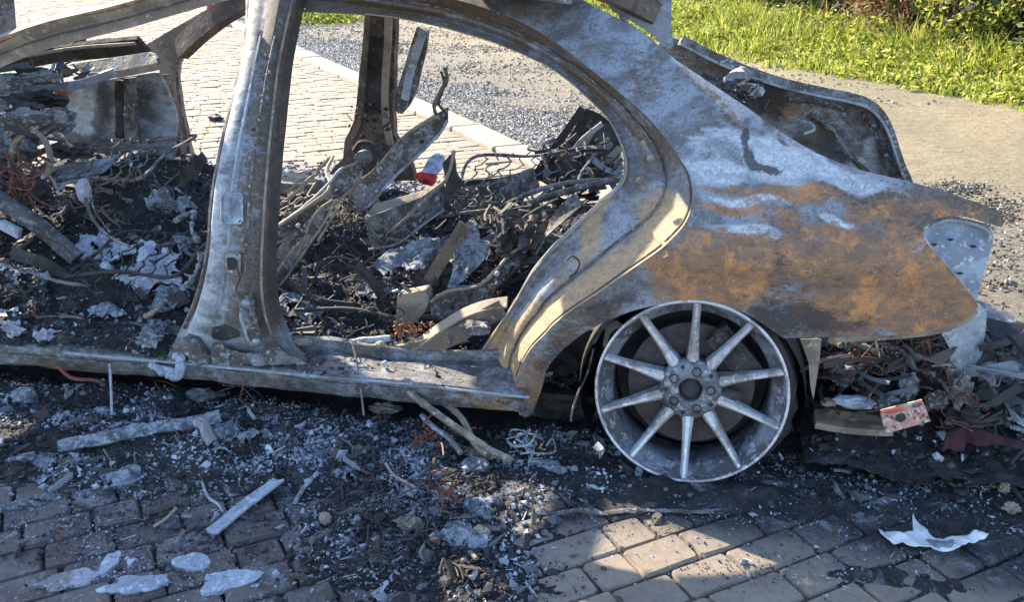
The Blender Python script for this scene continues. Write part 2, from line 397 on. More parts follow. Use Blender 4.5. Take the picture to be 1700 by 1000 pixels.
# paved area
o = obj('pavement', ([tuple(kn(-40, -25, -.014)), tuple(kn(14, -25, -.014)), tuple(kn(14, 1.27, -.014)), tuple(kn(-40, 1.27, -.014))], [[0, 1, 2, 3]]), M_joint); tag(o, kind='structure'); PAVE = o; ORIG[o] = np.zeros(3)
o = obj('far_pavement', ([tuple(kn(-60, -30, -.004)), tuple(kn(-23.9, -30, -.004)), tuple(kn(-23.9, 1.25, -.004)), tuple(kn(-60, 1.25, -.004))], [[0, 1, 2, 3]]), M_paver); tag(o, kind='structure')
def brick_geo(l, wd, h=.05, seed=0):
    r = .008; rr = random.Random(seed); V = []; F = []
    def ring(dx, z, jit):
        out = []
        for sx, sy in ((-1, -1), (1, -1), (1, 1), (-1, 1)):
            out.append((sx*(l/2-dx)+rr.uniform(-jit, jit), sy*(wd/2-dx)+rr.uniform(-jit, jit), z))
        return out
    c = .009                                        # cut corners like a tumbled block
    def oct_(dx, z, jit):
        out = []
        for sx, sy, o_ in ((-1, -1, 0), (1, -1, 1), (1, 1, 0), (-1, 1, 1)):
            a = (sx*(l/2-dx-c*.8), sy*(wd/2-dx)); b = (sx*(l/2-dx), sy*(wd/2-dx-c*.8))
            pr = (b, a) if o_ == 0 else (a, b)
            for q in pr: out.append((q[0]+rr.uniform(-jit, jit), q[1]+rr.uniform(-jit, jit), z))
        return out
    V = oct_(0, -h, .001)+oct_(0, -.009, .002)+oct_(.0045, 0, .002)
    for a in range(2):
        for j in range(8): F.append([a*8+j, a*8+(j+1) % 8, a*8+8+(j+1) % 8, a*8+8+j])
    F.append([16+j for j in range(8)])
    return V, F
BL = [.118, .168, .215]; BW = .112
BM = {}
for li, l in enumerate(BL):
    for s_ in range(3):
        v, f = brick_geo(l-.006, BW-.006, seed=li*7+s_)
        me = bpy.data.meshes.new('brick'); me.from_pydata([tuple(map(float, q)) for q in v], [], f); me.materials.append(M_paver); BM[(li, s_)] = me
ang = math.atan2(ND[1], ND[0])
bricks = []
k = -24.0; row = 0
while k < 2.6:
    n = 1.245; rr = random.Random(row*13+5)
    while n > -5.5:
        li = rr.choice([0, 0, 1, 1, 2]); l = BL[li]; c = kn(k, n-l/2)
        q = proj(np.array([c[0], c[1], 0.0])); dv = (c-CAM) @ Fw
        if dv > .5 and -500 < q[0] < 2500 and -60 < q[1] < 1500 and not (c[1] > .25 and c[1] < 1.65 and -2.8 < c[0] < .9):
            vis = 0 if c[1] > .1 and not (150 < q[0] < 1000 and q[1] < 330) else 1
            vis2 = -40 < q[0] < 1740 and q[1] < 1030
            bricks.append(((dv if vis else dv+8)+(0 if vis2 else 30), c[0], c[1], li, rr.randrange(3), rr.uniform(-.006, .004), rr.uniform(-.02, .02), rr.uniform(-.03, .03), rr.uniform(-.015, .015)))
        n -= l
    k += BW; row += 1
bricks.sort()
near = bricks[:300]; far = bricks[300:]
for (d, x, y, li, s_, dz, t1, t2, tr) in near:
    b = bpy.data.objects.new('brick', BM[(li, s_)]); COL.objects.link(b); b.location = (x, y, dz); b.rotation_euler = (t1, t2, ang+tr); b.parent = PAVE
base = {k_: (np.array([v.co[:] for v in me.vertices]), [list(p.vertices) for p in me.polygons]) for k_, me in BM.items()}
Vs = []; Fs = []; nn = 0
for (d, x, y, li, s_, dz, t1, t2, tr) in far:
    v, f = base[(li, s_)]; a = ang+tr; R = np.array([[math.cos(a), -math.sin(a), 0], [math.sin(a), math.cos(a), 0], [0, 0, 1]])
    v = v.copy(); v[:, 2] += v[:, 0]*t2; Vs.append(v @ R.T+(x, y, dz)); Fs += [[i+nn for i in q] for q in f]; nn += len(v)
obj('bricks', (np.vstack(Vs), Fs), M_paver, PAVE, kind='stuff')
# kerb: separate stones
KT = thing('kerb', 'pale concrete kerb running between the paved area and the gravel strip', 'kerb', tuple(kn(-6, 1.38)))
kk = -20.0
while kk < 1.5:
    ln = .80
    c = kn(kk+ln/2, 1.375); gg = box((0, 0, 0), (ln-.012, .25, .16)); V = np.array(gg[0])
    V += rs.uniform(-.004, .004, V.shape); a = math.atan2(KD[1], KD[0])+rnd.uniform(-.012, .012); R = np.array([[math.cos(a), -math.sin(a), 0], [math.sin(a), math.cos(a), 0], [0, 0, 1]])
    o = obj('kerb_stone', (V @ R.T+np.array([c[0], c[1], -.045+rnd.uniform(-.006, .006)]), gg[1]), M_kerb, KT)
    bv = o.modifiers.new('bevel', 'BEVEL'); bv.width = .012; bv.segments = 2
    kk += ln
# gravel strip beside the kerb
def scatter(n, gen, colf=None):
    V = []; F = []; C = []; m = 0
    for i in range(n):
        gg = gen(i)
        if gg is None: continue
        v, f = gg; V.append(v); F += [[a+m for a in q] for q in f]; m += len(v)
        if colf: C += [colf(i)]*len(v)
    return (np.vstack(V), F, np.array(C) if colf else None)
OCT = np.array([(1, 0, 0), (0, 1, 0), (-1, 0, 0), (0, -1, 0), (0, 0, 1), (0, 0, -1)], float); OF = [[0, 1, 4], [1, 2, 4], [2, 3, 4], [3, 0, 4], [1, 0, 5], [2, 1, 5], [3, 2, 5], [0, 3, 5]]
def pebble(c, r, flat=.6):
    v = OCT*(1+rs.uniform(-.35, .35, (6, 1)))+rs.uniform(-.25, .25, (6, 3)); a = rs.uniform(0, 6.28)
    R = np.array([[math.cos(a), -math.sin(a), 0], [math.sin(a), math.cos(a), 0], [0, 0, 1]])
    t = rs.uniform(-.5, .5); R2 = np.array([[1, 0, 0], [0, math.cos(t), -math.sin(t)], [0, math.sin(t), math.cos(t)]])
    return ((v*np.array([1, rs.uniform(.6, 1), flat])*r) @ R2.T @ R.T+np.array(c), OF)
def gravel_gen(i):
    k = -13.5*rs.rand()**1.3-.2 if i % 3 else rs.uniform(-16, -4); n = 1.53+abs(rs.normal(0, .5)) if i % 4 else rs.uniform(1.5, 4.2)
    if fbm(k, n*1.6, 0, 3, .7) < (-.55 if n < 2.1 else .05) and rs.rand() < .9: return None
    if i % 9 == 0: n = rs.uniform(1.5, 6)
    if k > -3.2 and rs.rand() < .985: return None
    r = rs.uniform(.006, .019)*(1+.03*abs(k)); return pebble(kn(k, n, .008), r)
GC = [(.28, .26, .23), (.40, .37, .32), (.20, .185, .17), (.50, .46, .40), (.13, .12, .11)]
obj('gravel', scatter(38000, gravel_gen, lambda i: GC[rs.randint(5)]), M_chip, kind='stuff')
# dark burnt crumbs strewn over the track by the tail
def crumbs(i):
    a = rs.rand()
    if a < .45: q = P(1590+rs.normal(0, 25), 312+rs.normal(0, 6), z=.01)
    elif a < .7: q = P(1655+rs.normal(0, 25), 345+rs.normal(0, 12), z=.01)
    else: q = P(1680+rs.normal(0, 40), 420+rs.normal(0, 50), z=.01)
    return pebble(q, rs.uniform(.004, .016), .7)
obj('burnt_crumbs', scatter(900, crumbs, lambda i: [(.02, .02, .02), (.05, .045, .04), (.3, .29, .26), (.1, .09, .08)][rs.randint(4)]), M_chip, kind='stuff')

# ------------------------------------------------------------------ vegetation
def leafmat():
    m = N('grass_and_weed_leaves', .6); at = m.n('ShaderNodeAttribute', attribute_name='Col'); m.col(at.outputs[0])
    m.b.inputs['Subsurface Weight'].default_value = 0
    tr = m.n('ShaderNodeBsdfTranslucent'); mx = m.n('ShaderNodeMixShader'); mx.inputs[0].default_value = .4
    m.l(at.outputs[0], tr.inputs[0]); out = m.t.nodes['Material Output']; m.l(m.b.outputs[0], mx.inputs[1]); m.l(tr.outputs[0], mx.inputs[2]); m.l(mx.outputs[0], out.inputs[0]); return m.m
M_leaf = leafmat()
M_bark = burnt('bark', (.12, .09, .065), (.07, .055, .045), (.2, .16, .12))
def blades(cs, hs, ws, cols, lean=.35):
    n = len(cs); a = rs.uniform(0, 6.28, n); dx = np.stack([np.cos(a), np.sin(a), 0*a], -1); ln = rs.normal(0, lean, (n, 2))
    t = cs+np.c_[ln*hs[:, None], hs]; mid = cs+np.c_[ln*hs[:, None]*.35, hs*.55]
    V = np.stack([cs-dx*ws[:, None]/2, cs+dx*ws[:, None]/2, mid+dx*ws[:, None]*.4, mid-dx*ws[:, None]*.4, t], 1).reshape(-1, 3)
    F = []
    for i in range(n): F += [[5*i, 5*i+1, 5*i+2, 5*i+3], [5*i+3, 5*i+2, 5*i+4]]
    return (V, F, np.repeat(cols, 5, 0))
def leaves(cs, sz, cols):
    n = len(cs); A = rs.normal(0, 1, (n, 3)); A /= np.linalg.norm(A, axis=1)[:, None]; B = np.cross(A, rs.normal(0, 1, (n, 3))); B /= np.linalg.norm(B, axis=1)[:, None]
    s = sz[:, None]; V = np.stack([cs-A*s, cs+B*s*.4, cs+A*s, cs-B*s*.4], 1).reshape(-1, 3)
    return (V, [[4*i, 4*i+1, 4*i+2, 4*i+3] for i in range(n)], np.repeat(cols, 4, 0))
def gcol(n, pal): p = np.array(pal); c = p[rs.randint(len(p), size=n)]; return c*(1+rs.uniform(-.25, .25, (n, 1)))
PG = [(.30, .36, .045), (.40, .44, .06), (.22, .30, .03), (.48, .48, .09), (.13, .18, .025), (.52, .46, .16), (.48, .52, .07), (.06, .09, .02)]
NB = 26000
kq = rs.uniform(-17, 1.5, NB); nq = 6.05+(1.75+1.3*np.clip((-kq-6)/4, 0, 1))*rs.rand(NB)**.8+.28*np.array([fbm(a, 3.3, 0, 2, .8) for a in kq]); cs = np.stack([kn(a, b) for a, b in zip(kq, nq)])
dens = np.array([fbm(a, b, 1, 2, 1.1) for a, b in zip(kq, nq)])
hs = (.05+.32*np.clip((nq-6.0)/1.8, 0, 1))*rs.uniform(.4, 1.2, NB)*np.clip(1+1.4*dens, .25, 1.8)*np.where(kq > -6, .75, 1)
obj('roadside_grass', blades(cs, np.clip(hs, .03, 1), rs.uniform(.012, .03, NB), gcol(NB, PG)), M_leaf, kind='stuff')
# leafy weeds among the grass
NL = 75000; NCL = 520; cl = rs.randint(0, NCL, NL); ck = rs.uniform(-15, 1.5, NCL); cn = 6.3+rs.rand(NCL)*(1.7+1.3*np.clip((-ck-6)/4, 0, 1)); ch = (.06+.34*np.clip((cn-6.2)/1.6, 0, 1))*rs.uniform(.5, 1.2, NCL)-.0; ch = np.where(ck > -6, ch*.75, ch)
cs = np.stack([kn(ck[i], cn[i]) for i in cl])+np.c_[rs.normal(0, .12, (NL, 2)), np.zeros(NL)]; cs[:, 2] = rs.rand(NL)**.7*ch[cl]*(1.1-.2*rs.rand(NL))
obj('roadside_weeds', leaves(cs, rs.uniform(.015, .045, NL), gcol(NL, PG)), M_leaf, kind='stuff')
# patch of green seen past the pillar
NL = 3500; cs = np.stack([kn(-15+rs.normal(0, .5), 2.9+rs.normal(0, .45)) for _ in range(NL)]); cs[:, 2] = .35*rs.rand(NL)**1.5
o = obj('weed_clump', leaves(cs, rs.uniform(.02, .06, NL), gcol(NL, PG)), M_leaf, own=True); tag(o, 'bright green weed clump far off, just right of the middle pillar\'s top', 'weeds')
def bush(name, k, n, h, w_, pal, nleaf, label, cat, stems=6, lf=(.03, .08)):
    c = kn(k, n); t = thing(name, label, cat, tuple(c)); gs = []
    for i in range(stems):
        a = rs.uniform(0, 6.28); top = c+np.array([math.cos(a)*w_*.4*rs.rand(), math.sin(a)*w_*.4*rs.rand(), h*rs.uniform(.6, .95)])
        gs.append(tube([c+np.array([math.cos(a)*.05, math.sin(a)*.05, -.02]), (c+top)/2+rs.normal(0, .05, 3), top], [.03*h/2, .02*h/2, .008], 5, k=6))
    obj('stems', join(gs), M_bark, t)
    cc = c+np.c_[rs.normal(0, w_*.3, (40, 2)), h*(.3+.7*rs.rand(40))]; ii = rs.randint(0, 40, nleaf)
    p_ = cc[ii]+rs.normal(0, w_*.11, (nleaf, 3)); p_[:, 2] = np.abs(p_[:, 2])
    obj('foliage', leaves(p_, rs.uniform(lf[0], lf[1], nleaf), gcol(nleaf, pal)), M_leaf, t)
    return t
DK = [(.03, .05, .015), (.05, .075, .02), (.02, .035, .012), (.06, .065, .02), (.06, .035, .022), (.09, .05, .03)]
BRN = [(.26, .12, .055), (.33, .18, .09), (.18, .09, .05), (.2, .2, .05)]
bush('dry_bush', -7.0, 8.6, .95, 1.5, BRN, 3800, 'reddish brown dried bush in the grass behind the car\'s tail', 'bush', lf=(.02, .05))
bush('green_bush', -5.6, 8.1, .75, .8, PG, 2200, 'taller yellow green bush right of the dried brown bush', 'bush', lf=(.02, .05))
bush('green_bush', -4.3, 7.9, .7, .8, PG, 2200, 'small upright yellow green shrub near the top right corner of the picture', 'bush', lf=(.02, .05))
for i, (k, n, h) in enumerate([(-11.5, 10.5, 3.4), (-9, 10.2, 3.0), (-7.2, 10.0, 3.6), (-5.4, 9.2, 3.2), (-3.8, 9.0, 3.0), (-2.2, 9.0, 3.3), (-.4, 9.2, 3.2)]):
    c = kn(k, n); t = thing('thicket_tree', ['dark shaded tree at the left end of the thicket behind the grass', 'second dark tree from the left in the thicket', 'third dark tree in the thicket, behind the dried brown bush', 'dark tree in the thicket, right of the brown bush', 'dark tree with a pale trunk near the top right corner', 'dark tree at the right edge of the thicket', 'rightmost dark tree of the thicket, past the picture edge'][i], 'tree', tuple(c), 'dark trees of the thicket behind the grass')
    obj('trunk', tube([c+np.array([0, 0, -.05]), c+rs.normal(0, .1, 3)+np.array([0, 0, h*.4]), c+rs.normal(0, .2, 3)+np.array([0, 0, h*.85])], [.09, .07, .04], 7, k=8), M_bark, t)
    nl = 5200; cc = c+np.c_[rs.normal(0, .75, (60, 2)), h*(.04+.96*rs.rand(60))]; p_ = cc[rs.randint(0, 60, nl)]+rs.normal(0, .24, (nl, 3)); p_[:, 2] = np.abs(p_[:, 2])
    obj('crown', leaves(p_, rs.uniform(.05, .12, nl), gcol(nl, DK)), M_leaf, t)
NL = 26000; kq = rs.uniform(-18, 3, NL); nq = 7.75+3*rs.rand(NL)**1.5+1.7*np.clip((-kq-6)/4, 0, 1); cs = np.stack([kn(a, b) for a, b in zip(kq, nq)]); cs[:, 2] = 3.6*rs.rand(NL)**1.3
obj('undergrowth', leaves(cs, rs.uniform(.06, .15, NL), gcol(NL, DK)), M_leaf, kind='stuff')
# far red marker with its base, beyond the paving
c = P(352, 40, z=0); t = thing('traffic_cone', 'small red cone standing far off on the paving at the upper left', 'cone', tuple(c))
cv, cf = lathe([(.13, 0), (.11, .04), (.03, .42), (0, .43)], 16)
obj('cone_body', ([(c[0]+v[0], c[1]+v[2], .03+v[1]) for v in cv], cf), M_red, t, sm=True)
obj('base', box((c[0], c[1], .015), (.36, .36, .03)), M_red, t)

CH = [((.012, .012, .013), 7), ((.03, .028, .028), 6), ((.07, .062, .058), 3.5), ((.15, .14, .14), 1.8), ((.28, .32, .39), 1.6), ((.52, .58, .68), 1.0), ((.15, .07, .04), .7), ((.25, .21, .16), .8)]
CP = np.array([c for c, _ in CH]); CW = np.array([w_ for _, w_ in CH]); CW /= CW.sum()
CWL = np.array([5, 3.5, 2, 1.8, 3.2, 4.6, .4, .3]); CWL /= CWL.sum()
def chip(c, r):
    """a thin bent flake or a splinter"""
    k_ = rs.rand()
    if k_ < .34:
        n = rs.randint(4, 7); a = np.sort(rs.uniform(0, 6.28, n)); rr = r*rs.uniform(.5, 1.3, n)
        top = np.c_[np.cos(a)*rr, np.sin(a)*rr*rs.uniform(.4, 1), rs.normal(0, .12, n)*r]; bot = top*[1, 1, 1]-[0, 0, r*.14]
        V = np.vstack([top, bot]); F = [list(range(n)), list(range(n, 2*n))[::-1]]+[[i, i+n, (i+1) % n+n, (i+1) % n] for i in range(n)]
    elif k_ < .42:
        l = r*rs.uniform(1.0, 2.4); w_ = r*rs.uniform(.12, .3); V = np.array([(-l, -w_, -w_), (-l, w_, 0), (-l, 0, w_), (l, -w_*.6, -w_), (l, w_*.6, 0), (l, 0, w_)]); V[3:, 1] += rs.normal(0, .3)*r
        F = [[0, 2, 1], [3, 4, 5], [0, 1, 4, 3], [1, 2, 5, 4], [2, 0, 3, 5]]
    else:
        V = OCT*(1+rs.uniform(-.4, .4, (6, 1)))*[r*.7, r*.7, r*.45]; F = OF
    e = Matrix.Rotation(rs.uniform(0, 6.28), 3, 'Z') @ Matrix.Rotation(rs.normal(0, .55), 3, 'X') @ Matrix.Rotation(rs.normal(0, .55), 3, 'Y')
    return (V @ np.array(e).T+np.array(c), F)
def pick(wt): return CP[rs.choice(len(CP), p=wt)]*rs.uniform(.7, 1.3)
def pick_at(x, y, pale=.5, f=6.0):
    n_ = fbm(x, y, 4.2, 4, f)+rs.normal(0, .16)
    if n_ > pale: return np.array([.42, .455, .51])*rs.uniform(.45, 1.35)
    if n_ > pale-.22: return np.array([.26, .29, .35])*rs.uniform(.6, 1.3)
    if n_ > pale-.40: return np.array([.09, .09, .10])*rs.uniform(.5, 1.5)
    if rs.rand() < .05: return np.array([.15, .09, .06])
    return np.array([.025, .023, .024])*rs.uniform(.4, 1.8)
# ================================================================== THE BURNT CAR
CAR = thing('burnt_car', 'burnt out car shell, rusty quarter panel and bare alloy wheel, standing on charred paving', 'car', (-1.0, .9, 0))
def part(name, geo, mat, parent=None, **k): return obj(name, geo, mat, parent or CAR, **k)
def side(x, z):                                        # the flank leans in above the waist and tapers to the tail
    y = .0+.75*max(0, z-.62)**1.4+.33*max(0, x-.2)**2+.02*((z-.5)/.25)**2
    if x < -.9 and z > .5: y += .0
    y += -.012*math.exp(-((z-.66)/.05)**2)*(1 if x > -.1 else 0)
    return y
# ---- weights painted into the quarter panel (positions noted from the photograph, stored on the metal)
#  px, py, rx, ry, angle, channel(R rust, G ash, B soot, A brown), strength
PB = [(1190, 450, 120, 60, .05, 'R', .95), (1110, 475, 60, 40, 0, 'R', .6), (1230, 500, 80, 35, .2, 'R', .6), (1450, 440, 190, 75, .1, 'R', .72), (1540, 500, 130, 60, .0, 'R', .98), (1440, 520, 170, 42, 0, 'R', .9), (1380, 415, 90, 50, 0, 'R', .85),
      (1330, 328, 190, 22, .05, 'R', .62), (1440, 350, 90, 26, .1, 'R', .62), (1230, 358, 120, 16, .05, 'R', .6), (1560, 345, 80, 20, .2, 'R', .65), (1600, 365, 60, 16, .2, 'R', .5), (890, 630, 40, 70, 0, 'R', .6), (1300, 370, 90, 26, 0, 'R', .55), (1190, 315, 60, 16, 0, 'R', .6),
      (1190, 240, 70, 60, .5, 'G', .50), (1120, 235, 60, 50, 0, 'G', .30), (1265, 250, 70, 40, .5, 'G', .82), (1370, 278, 110, 24, .25, 'G', .95), (1240, 340, 80, 10, .08, 'G', .95), (1250, 398, 90, 11, .12, 'G', .95), (1180, 290, 70, 25, 0, 'G', .7), (1385, 365, 30, 9, .2, 'G', 1), (1522, 420, 9, 22, -.2, 'G', 1.1), (1440, 425, 60, 10, .2, 'G', .6), (1490, 440, 30, 8, .1, 'G', .7), (1300, 295, 70, 22, .1, 'G', .8), (1480, 312, 60, 10, .3, 'G', .5), (1420, 300, 60, 10, .2, 'G', .6),
      (1238, 225, 9, 34, .0, 'B', .95), (1248, 262, 14, 22, -.4, 'B', .95), (1280, 278, 26, 9, .3, 'B', .8), (1275, 200, 8, 22, -.5, 'B', .7), (1300, 232, 9, 22, -.6, 'B', .7), (1320, 530, 85, 34, .1, 'B', .82), (1240, 505, 40, 24, 0, 'B', .45), (1360, 470, 70, 24, 0, 'B', .4), (1290, 455, 30, 50, 0, 'B', .5), (930, 600, 50, 50, .7, 'B', .6), (1010, 520, 80, 24, -.5, 'B', .55), (1420, 542, 50, 12, 0, 'B', .5), (1480, 350, 60, 18, 0, 'B', .35), (1060, 480, 50, 22, -.4, 'B', .4), (1050, 110, 70, 30, .6, 'B', .30), (1120, 170, 60, 30, .7, 'B', .25), (1500, 390, 60, 20, .2, 'B', .3),
      (1000, 60, 170, 50, .4, 'A', .42), (1080, 130, 90, 60, .6, 'A', .50), (870, 20, 150, 40, .2, 'A', .45), (1190, 170, 90, 16, .65, 'A', .6), (1480, 330, 150, 30, .2, 'A', .75), (1560, 390, 140, 80, .3, 'A', .7), (1400, 440, 240, 120, .1, 'A', .62), (960, 560, 110, 70, -.6, 'A', .62), (1100, 440, 80, 60, 0, 'A', .5), (1620, 350, 80, 25, .3, 'A', .9), (1180, 350, 60, 30, 0, 'A', .2)]
def weights(V, blobs, base=(0, 0, 0, 0), fine=0.0):
    pp = proj(np.array(V)); W = np.tile(np.array(base, float), (len(pp), 1)); n = np.array([[mn.noise(Vector((v[0]*9, v[1]*9, v[2]*9))), mn.noise(Vector((v[0]*9+30, v[1]*9, v[2]*9)))] for v in V])
    pp = pp+n*26
    for (x, y, rx, ry, a, ch, s_) in blobs:
        d = pp-(x, y); u = (d[:, 0]*math.cos(a)+d[:, 1]*math.sin(a))/rx; v = (-d[:, 0]*math.sin(a)+d[:, 1]*math.cos(a))/ry
        W[:, 'RGBA'.index(ch)] = np.maximum(W[:, 'RGBA'.index(ch)], s_*np.exp(-(u*u+v*v)**1.2*.7))
    return W
def panelpart(name, geo, blobs, base=(0, 0, 0, 0), sm=True, parent=None, mat=None):
    W = weights(geo[0], blobs, base)
    o = part(name, (geo[0], geo[1], W), mat or M_panel, parent, sm=False)
    if sm:
        o.data.polygons.foreach_set('use_smooth', [True]*len(o.data.polygons))
        md = o.modifiers.new('edges', 'EDGE_SPLIT'); md.split_angle = math.radians(38)
    return o
# outline A: edge of the outer skin along the door opening; outline B: inner edge of the opening
OA = [(470, -75), (620, -25), (740, -5), (830, 22), (905, 58), (968, 105), (1024, 150), (1080, 200), (1115, 245), (1143, 287), (1150, 317), (1148, 345), (1136, 373), (1112, 400), (1090, 419), (1045, 450), (996, 485), (947, 517), (918, 540), (905, 555), (885, 575), (870, 597), (860, 620), (856, 643), (862, 690)]
OB = [(480, 18), (620, 26), (700, 38), (760, 53), (830, 75), (905, 108), (950, 140), (982, 170), (1004, 192), (1020, 218), (1033, 252), (1036, 272), (1033, 295), (1017, 318), (996, 335), (975, 355), (922, 405), (895, 435), (880, 454), (868, 474), (856, 496), (846, 512), (836, 528), (825, 545), (800, 580)]
NS = 110
SA = smooth(OA, NS); SB = smooth(OB, NS)
outer_top = [(780, -95), (900, -40), (960, -5), (1000, 18), (1060, 48), (1120, 98), (1180, 138), (1240, 178), (1300, 222), (1350, 252), (1400, 274), (1450, 289), (1500, 299), (1560, 316), (1610, 332), (1640, 343), (1658, 354), (1668, 368), (1664, 378)]
outer_tail = [(1640, 371), (1610, 361), (1580, 357), (1556, 362), (1540, 374), (1531, 388), (1538, 402), (1556, 424), (1580, 452), (1604, 480), (1626, 507)]
outer_low = [(1612, 524), (1590, 538), (1560, 547), (1520, 553), (1470, 557), (1420, 559), (1380, 560), (1340, 561), (1300, 562)]
outer_arch = [(1284, 551), (1262, 535), (1232, 519), (1200, 509), (1165, 504), (1125, 503), (1085, 507), (1045, 518), (1005, 534), (968, 554), (935, 580), (912, 606), (905, 622), (898, 650), (886, 676), (876, 692)]
QP = [tuple(p) for p in SA[::-1]]+outer_top+outer_tail+outer_low+outer_arch
def qf(x, z): return side(x, z)+.0025*mn.noise(Vector((x*7, z*7, 1)))+.0012*mn.noise(Vector((x*25, z*25, 4)))
g, n_ = pplate(QP, side, .0025, .0125, ret2=True)
V = np.array(g[0])
for i in range(len(V)): V[i, 1] += .004*mn.noise(Vector((V[i, 0]*7, 1, V[i, 2]*7)))+.0016*mn.noise(Vector((V[i, 0]*23, 1, V[i, 2]*23)))
panelpart('quarter_panel', (V, g[1]), PB)
# rolled flanges: wheel arch lip, lower edge, trunk gutter
def flange(px, depth, inset, name, blobs, base, f=side, dz=0.0, mat=None):
    c0 = np.array([PF(a, b, f) for a, b in smooth(px, 60)]); c1 = c0.copy(); c1[:, 1] += depth; c1[:, 2] += dz
    c2 = c1.copy(); c2[:, 2] += inset; gg = loft([c0+np.array([0, .001, 0]), c1, c2])
    W = weights(gg[0], blobs, base); return part(name, (gg[0], gg[1], W), M_panel, sm=False)
flange(outer_arch[:-2], .03, .0, 'wheel_arch_lip', [], (.2, .1, .35, .5))
flange([(1626, 507)]+outer_low, .035, .0, 'lower_edge_flange', [], (.1, .75, .0, .3))
flange(outer_top[3:-1], .05, -.0, 'trunk_gutter', [], (.15, .1, .2, .6), dz=-.03)
flange(outer_tail, .045, 0, 'tail_edge_flange', [], (.1, .6, 0, .3))
# ledge of pale metal showing under the skin
part('ledge', band([PF(a, b+5, lambda x, z: side(x, z)+.006) for a, b in [(1622, 512), (1600, 530), (1560, 545), (1500, 553), (1440, 557), (1375, 560)]], .017, .003, (0, -.3, 1), k=30), M_tanmetal)
# tail lamp recess
g = pplate([(1531, 388), (1552, 362), (1580, 357), (1640, 372), (1650, 392), (1640, 430), (1628, 470), (1622, 500), (1604, 482), (1556, 424)], lambda x, z: side(x, z)+.05, .003, .015, holes=[[(1600+7*math.cos(t), 428+8*math.sin(t)) for t in np.linspace(0, 6.28, 11)[:-1]]], bump=.006, bs=14)
part('tail_lamp_recess', g, M_ash)
for x, y in [(1551, 406), (1578, 398), (1616, 409), (1594, 454)]:
    q = PF(x, y, lambda a, b: side(a, b)+.045); part('bolt_hole', lump(q, (.007, .002, .004), .5, n=2, seed=x), M_darkmetal)
part('lamp_gasket', tube([PF(a, b, lambda x, z: side(x, z)+.03) for a, b in [(1545, 375), (1570, 366), (1600, 368), (1632, 378), (1645, 392), (1638, 400)]], .005, 6, k=24), M_palemetal)
# ---- door aperture surround
prof = [(0, .0), (.012, .010), (.03, .014), (.10, .030), (.22, .056), (.35, .084), (.38, .087), (.42, .079), (.48, .080), (.54, .086), (.57, .090), (.66, .112), (.76, .136), (.80, .140), (.84, .136), (.93, .138), (.97, .132), (1.0, .136), (1.0, .17), (.97, .20)]
A3 = np.array([PF(a, b, side) for a, b in SA]); B3 = np.array([PF(a, b, lambda x, z: side(x, z)+.136) for a, b in SB]); curves = []
for t, dy in prof:
    c = A3*(1-t)+B3*t; yb = A3[:, 1]+(B3[:, 1]-.136-A3[:, 1])*t; c = c.copy(); c[:, 1] = yb+dy
    for i in range(NS): c[i, 1] += .0025*mn.noise(Vector((c[i, 0]*20, t*6, c[i, 2]*20)))
    curves.append(c)
JB = [(640, 15, 200, 22, .05, 'A', 1), (860, 45, 90, 26, .5, 'A', 1), (985, 135, 60, 20, .75, 'A', 1), (1075, 225, 60, 16, .9, 'A', 1), (890, 560, 100, 60, -.6, 'R', .95), (1000, 475, 130, 36, -.8, 'R', .95), (1105, 390, 60, 60, .3, 'R', 1.0), (985, 385, 26, 70, .4, 'R', .85), (930, 470, 30, 60, .6, 'R', .5), (870, 620, 40, 70, 0, 'R', .8), (1080, 370, 40, 60, .3, 'G', .3), (980, 400, 25, 60, .5, 'G', .3), (1080, 270, 40, 20, .9, 'B', .4), (1040, 340, 30, 50, .5, 'B', .25), (1000, 420, 30, 60, .6, 'A', .3)]  # tan scorching, strongest along the strips meant to look sunlit
panelpart('door_jamb', loft(curves), JB, (.0, .0, .22, .42), mat=M_jamb)
# sealing strip seams running round the jamb
for t, dy, r_, m_ in [(.03, .013, .003, M_brownmetal), (.40, .081, .003, M_greymetal), (.96, .128, .003, M_tanmetal)]:
    c = A3*(1-t)+B3*t; c[:, 1] = A3[:, 1]+(B3[:, 1]-.136-A3[:, 1])*t+dy; part('jamb_seam', tube(c[4:-6:2], r_, 5), m_)
for x, y in [(1068, 238), (1080, 262), (1070, 315), (1061, 300)]:
    part('jamb_grommet', lump(PF(x, y, lambda a, b: side(a, b)+.04), (.011, .006, .011), .2, n=1), M_tanmetal)
part('latch_hook', tube([PF(a, b, lambda x, z: side(x, z)+.03) for a, b in [(941, 432), (950, 425), (962, 436), (956, 452), (945, 460)]], .003, 5, k=14), M_black)
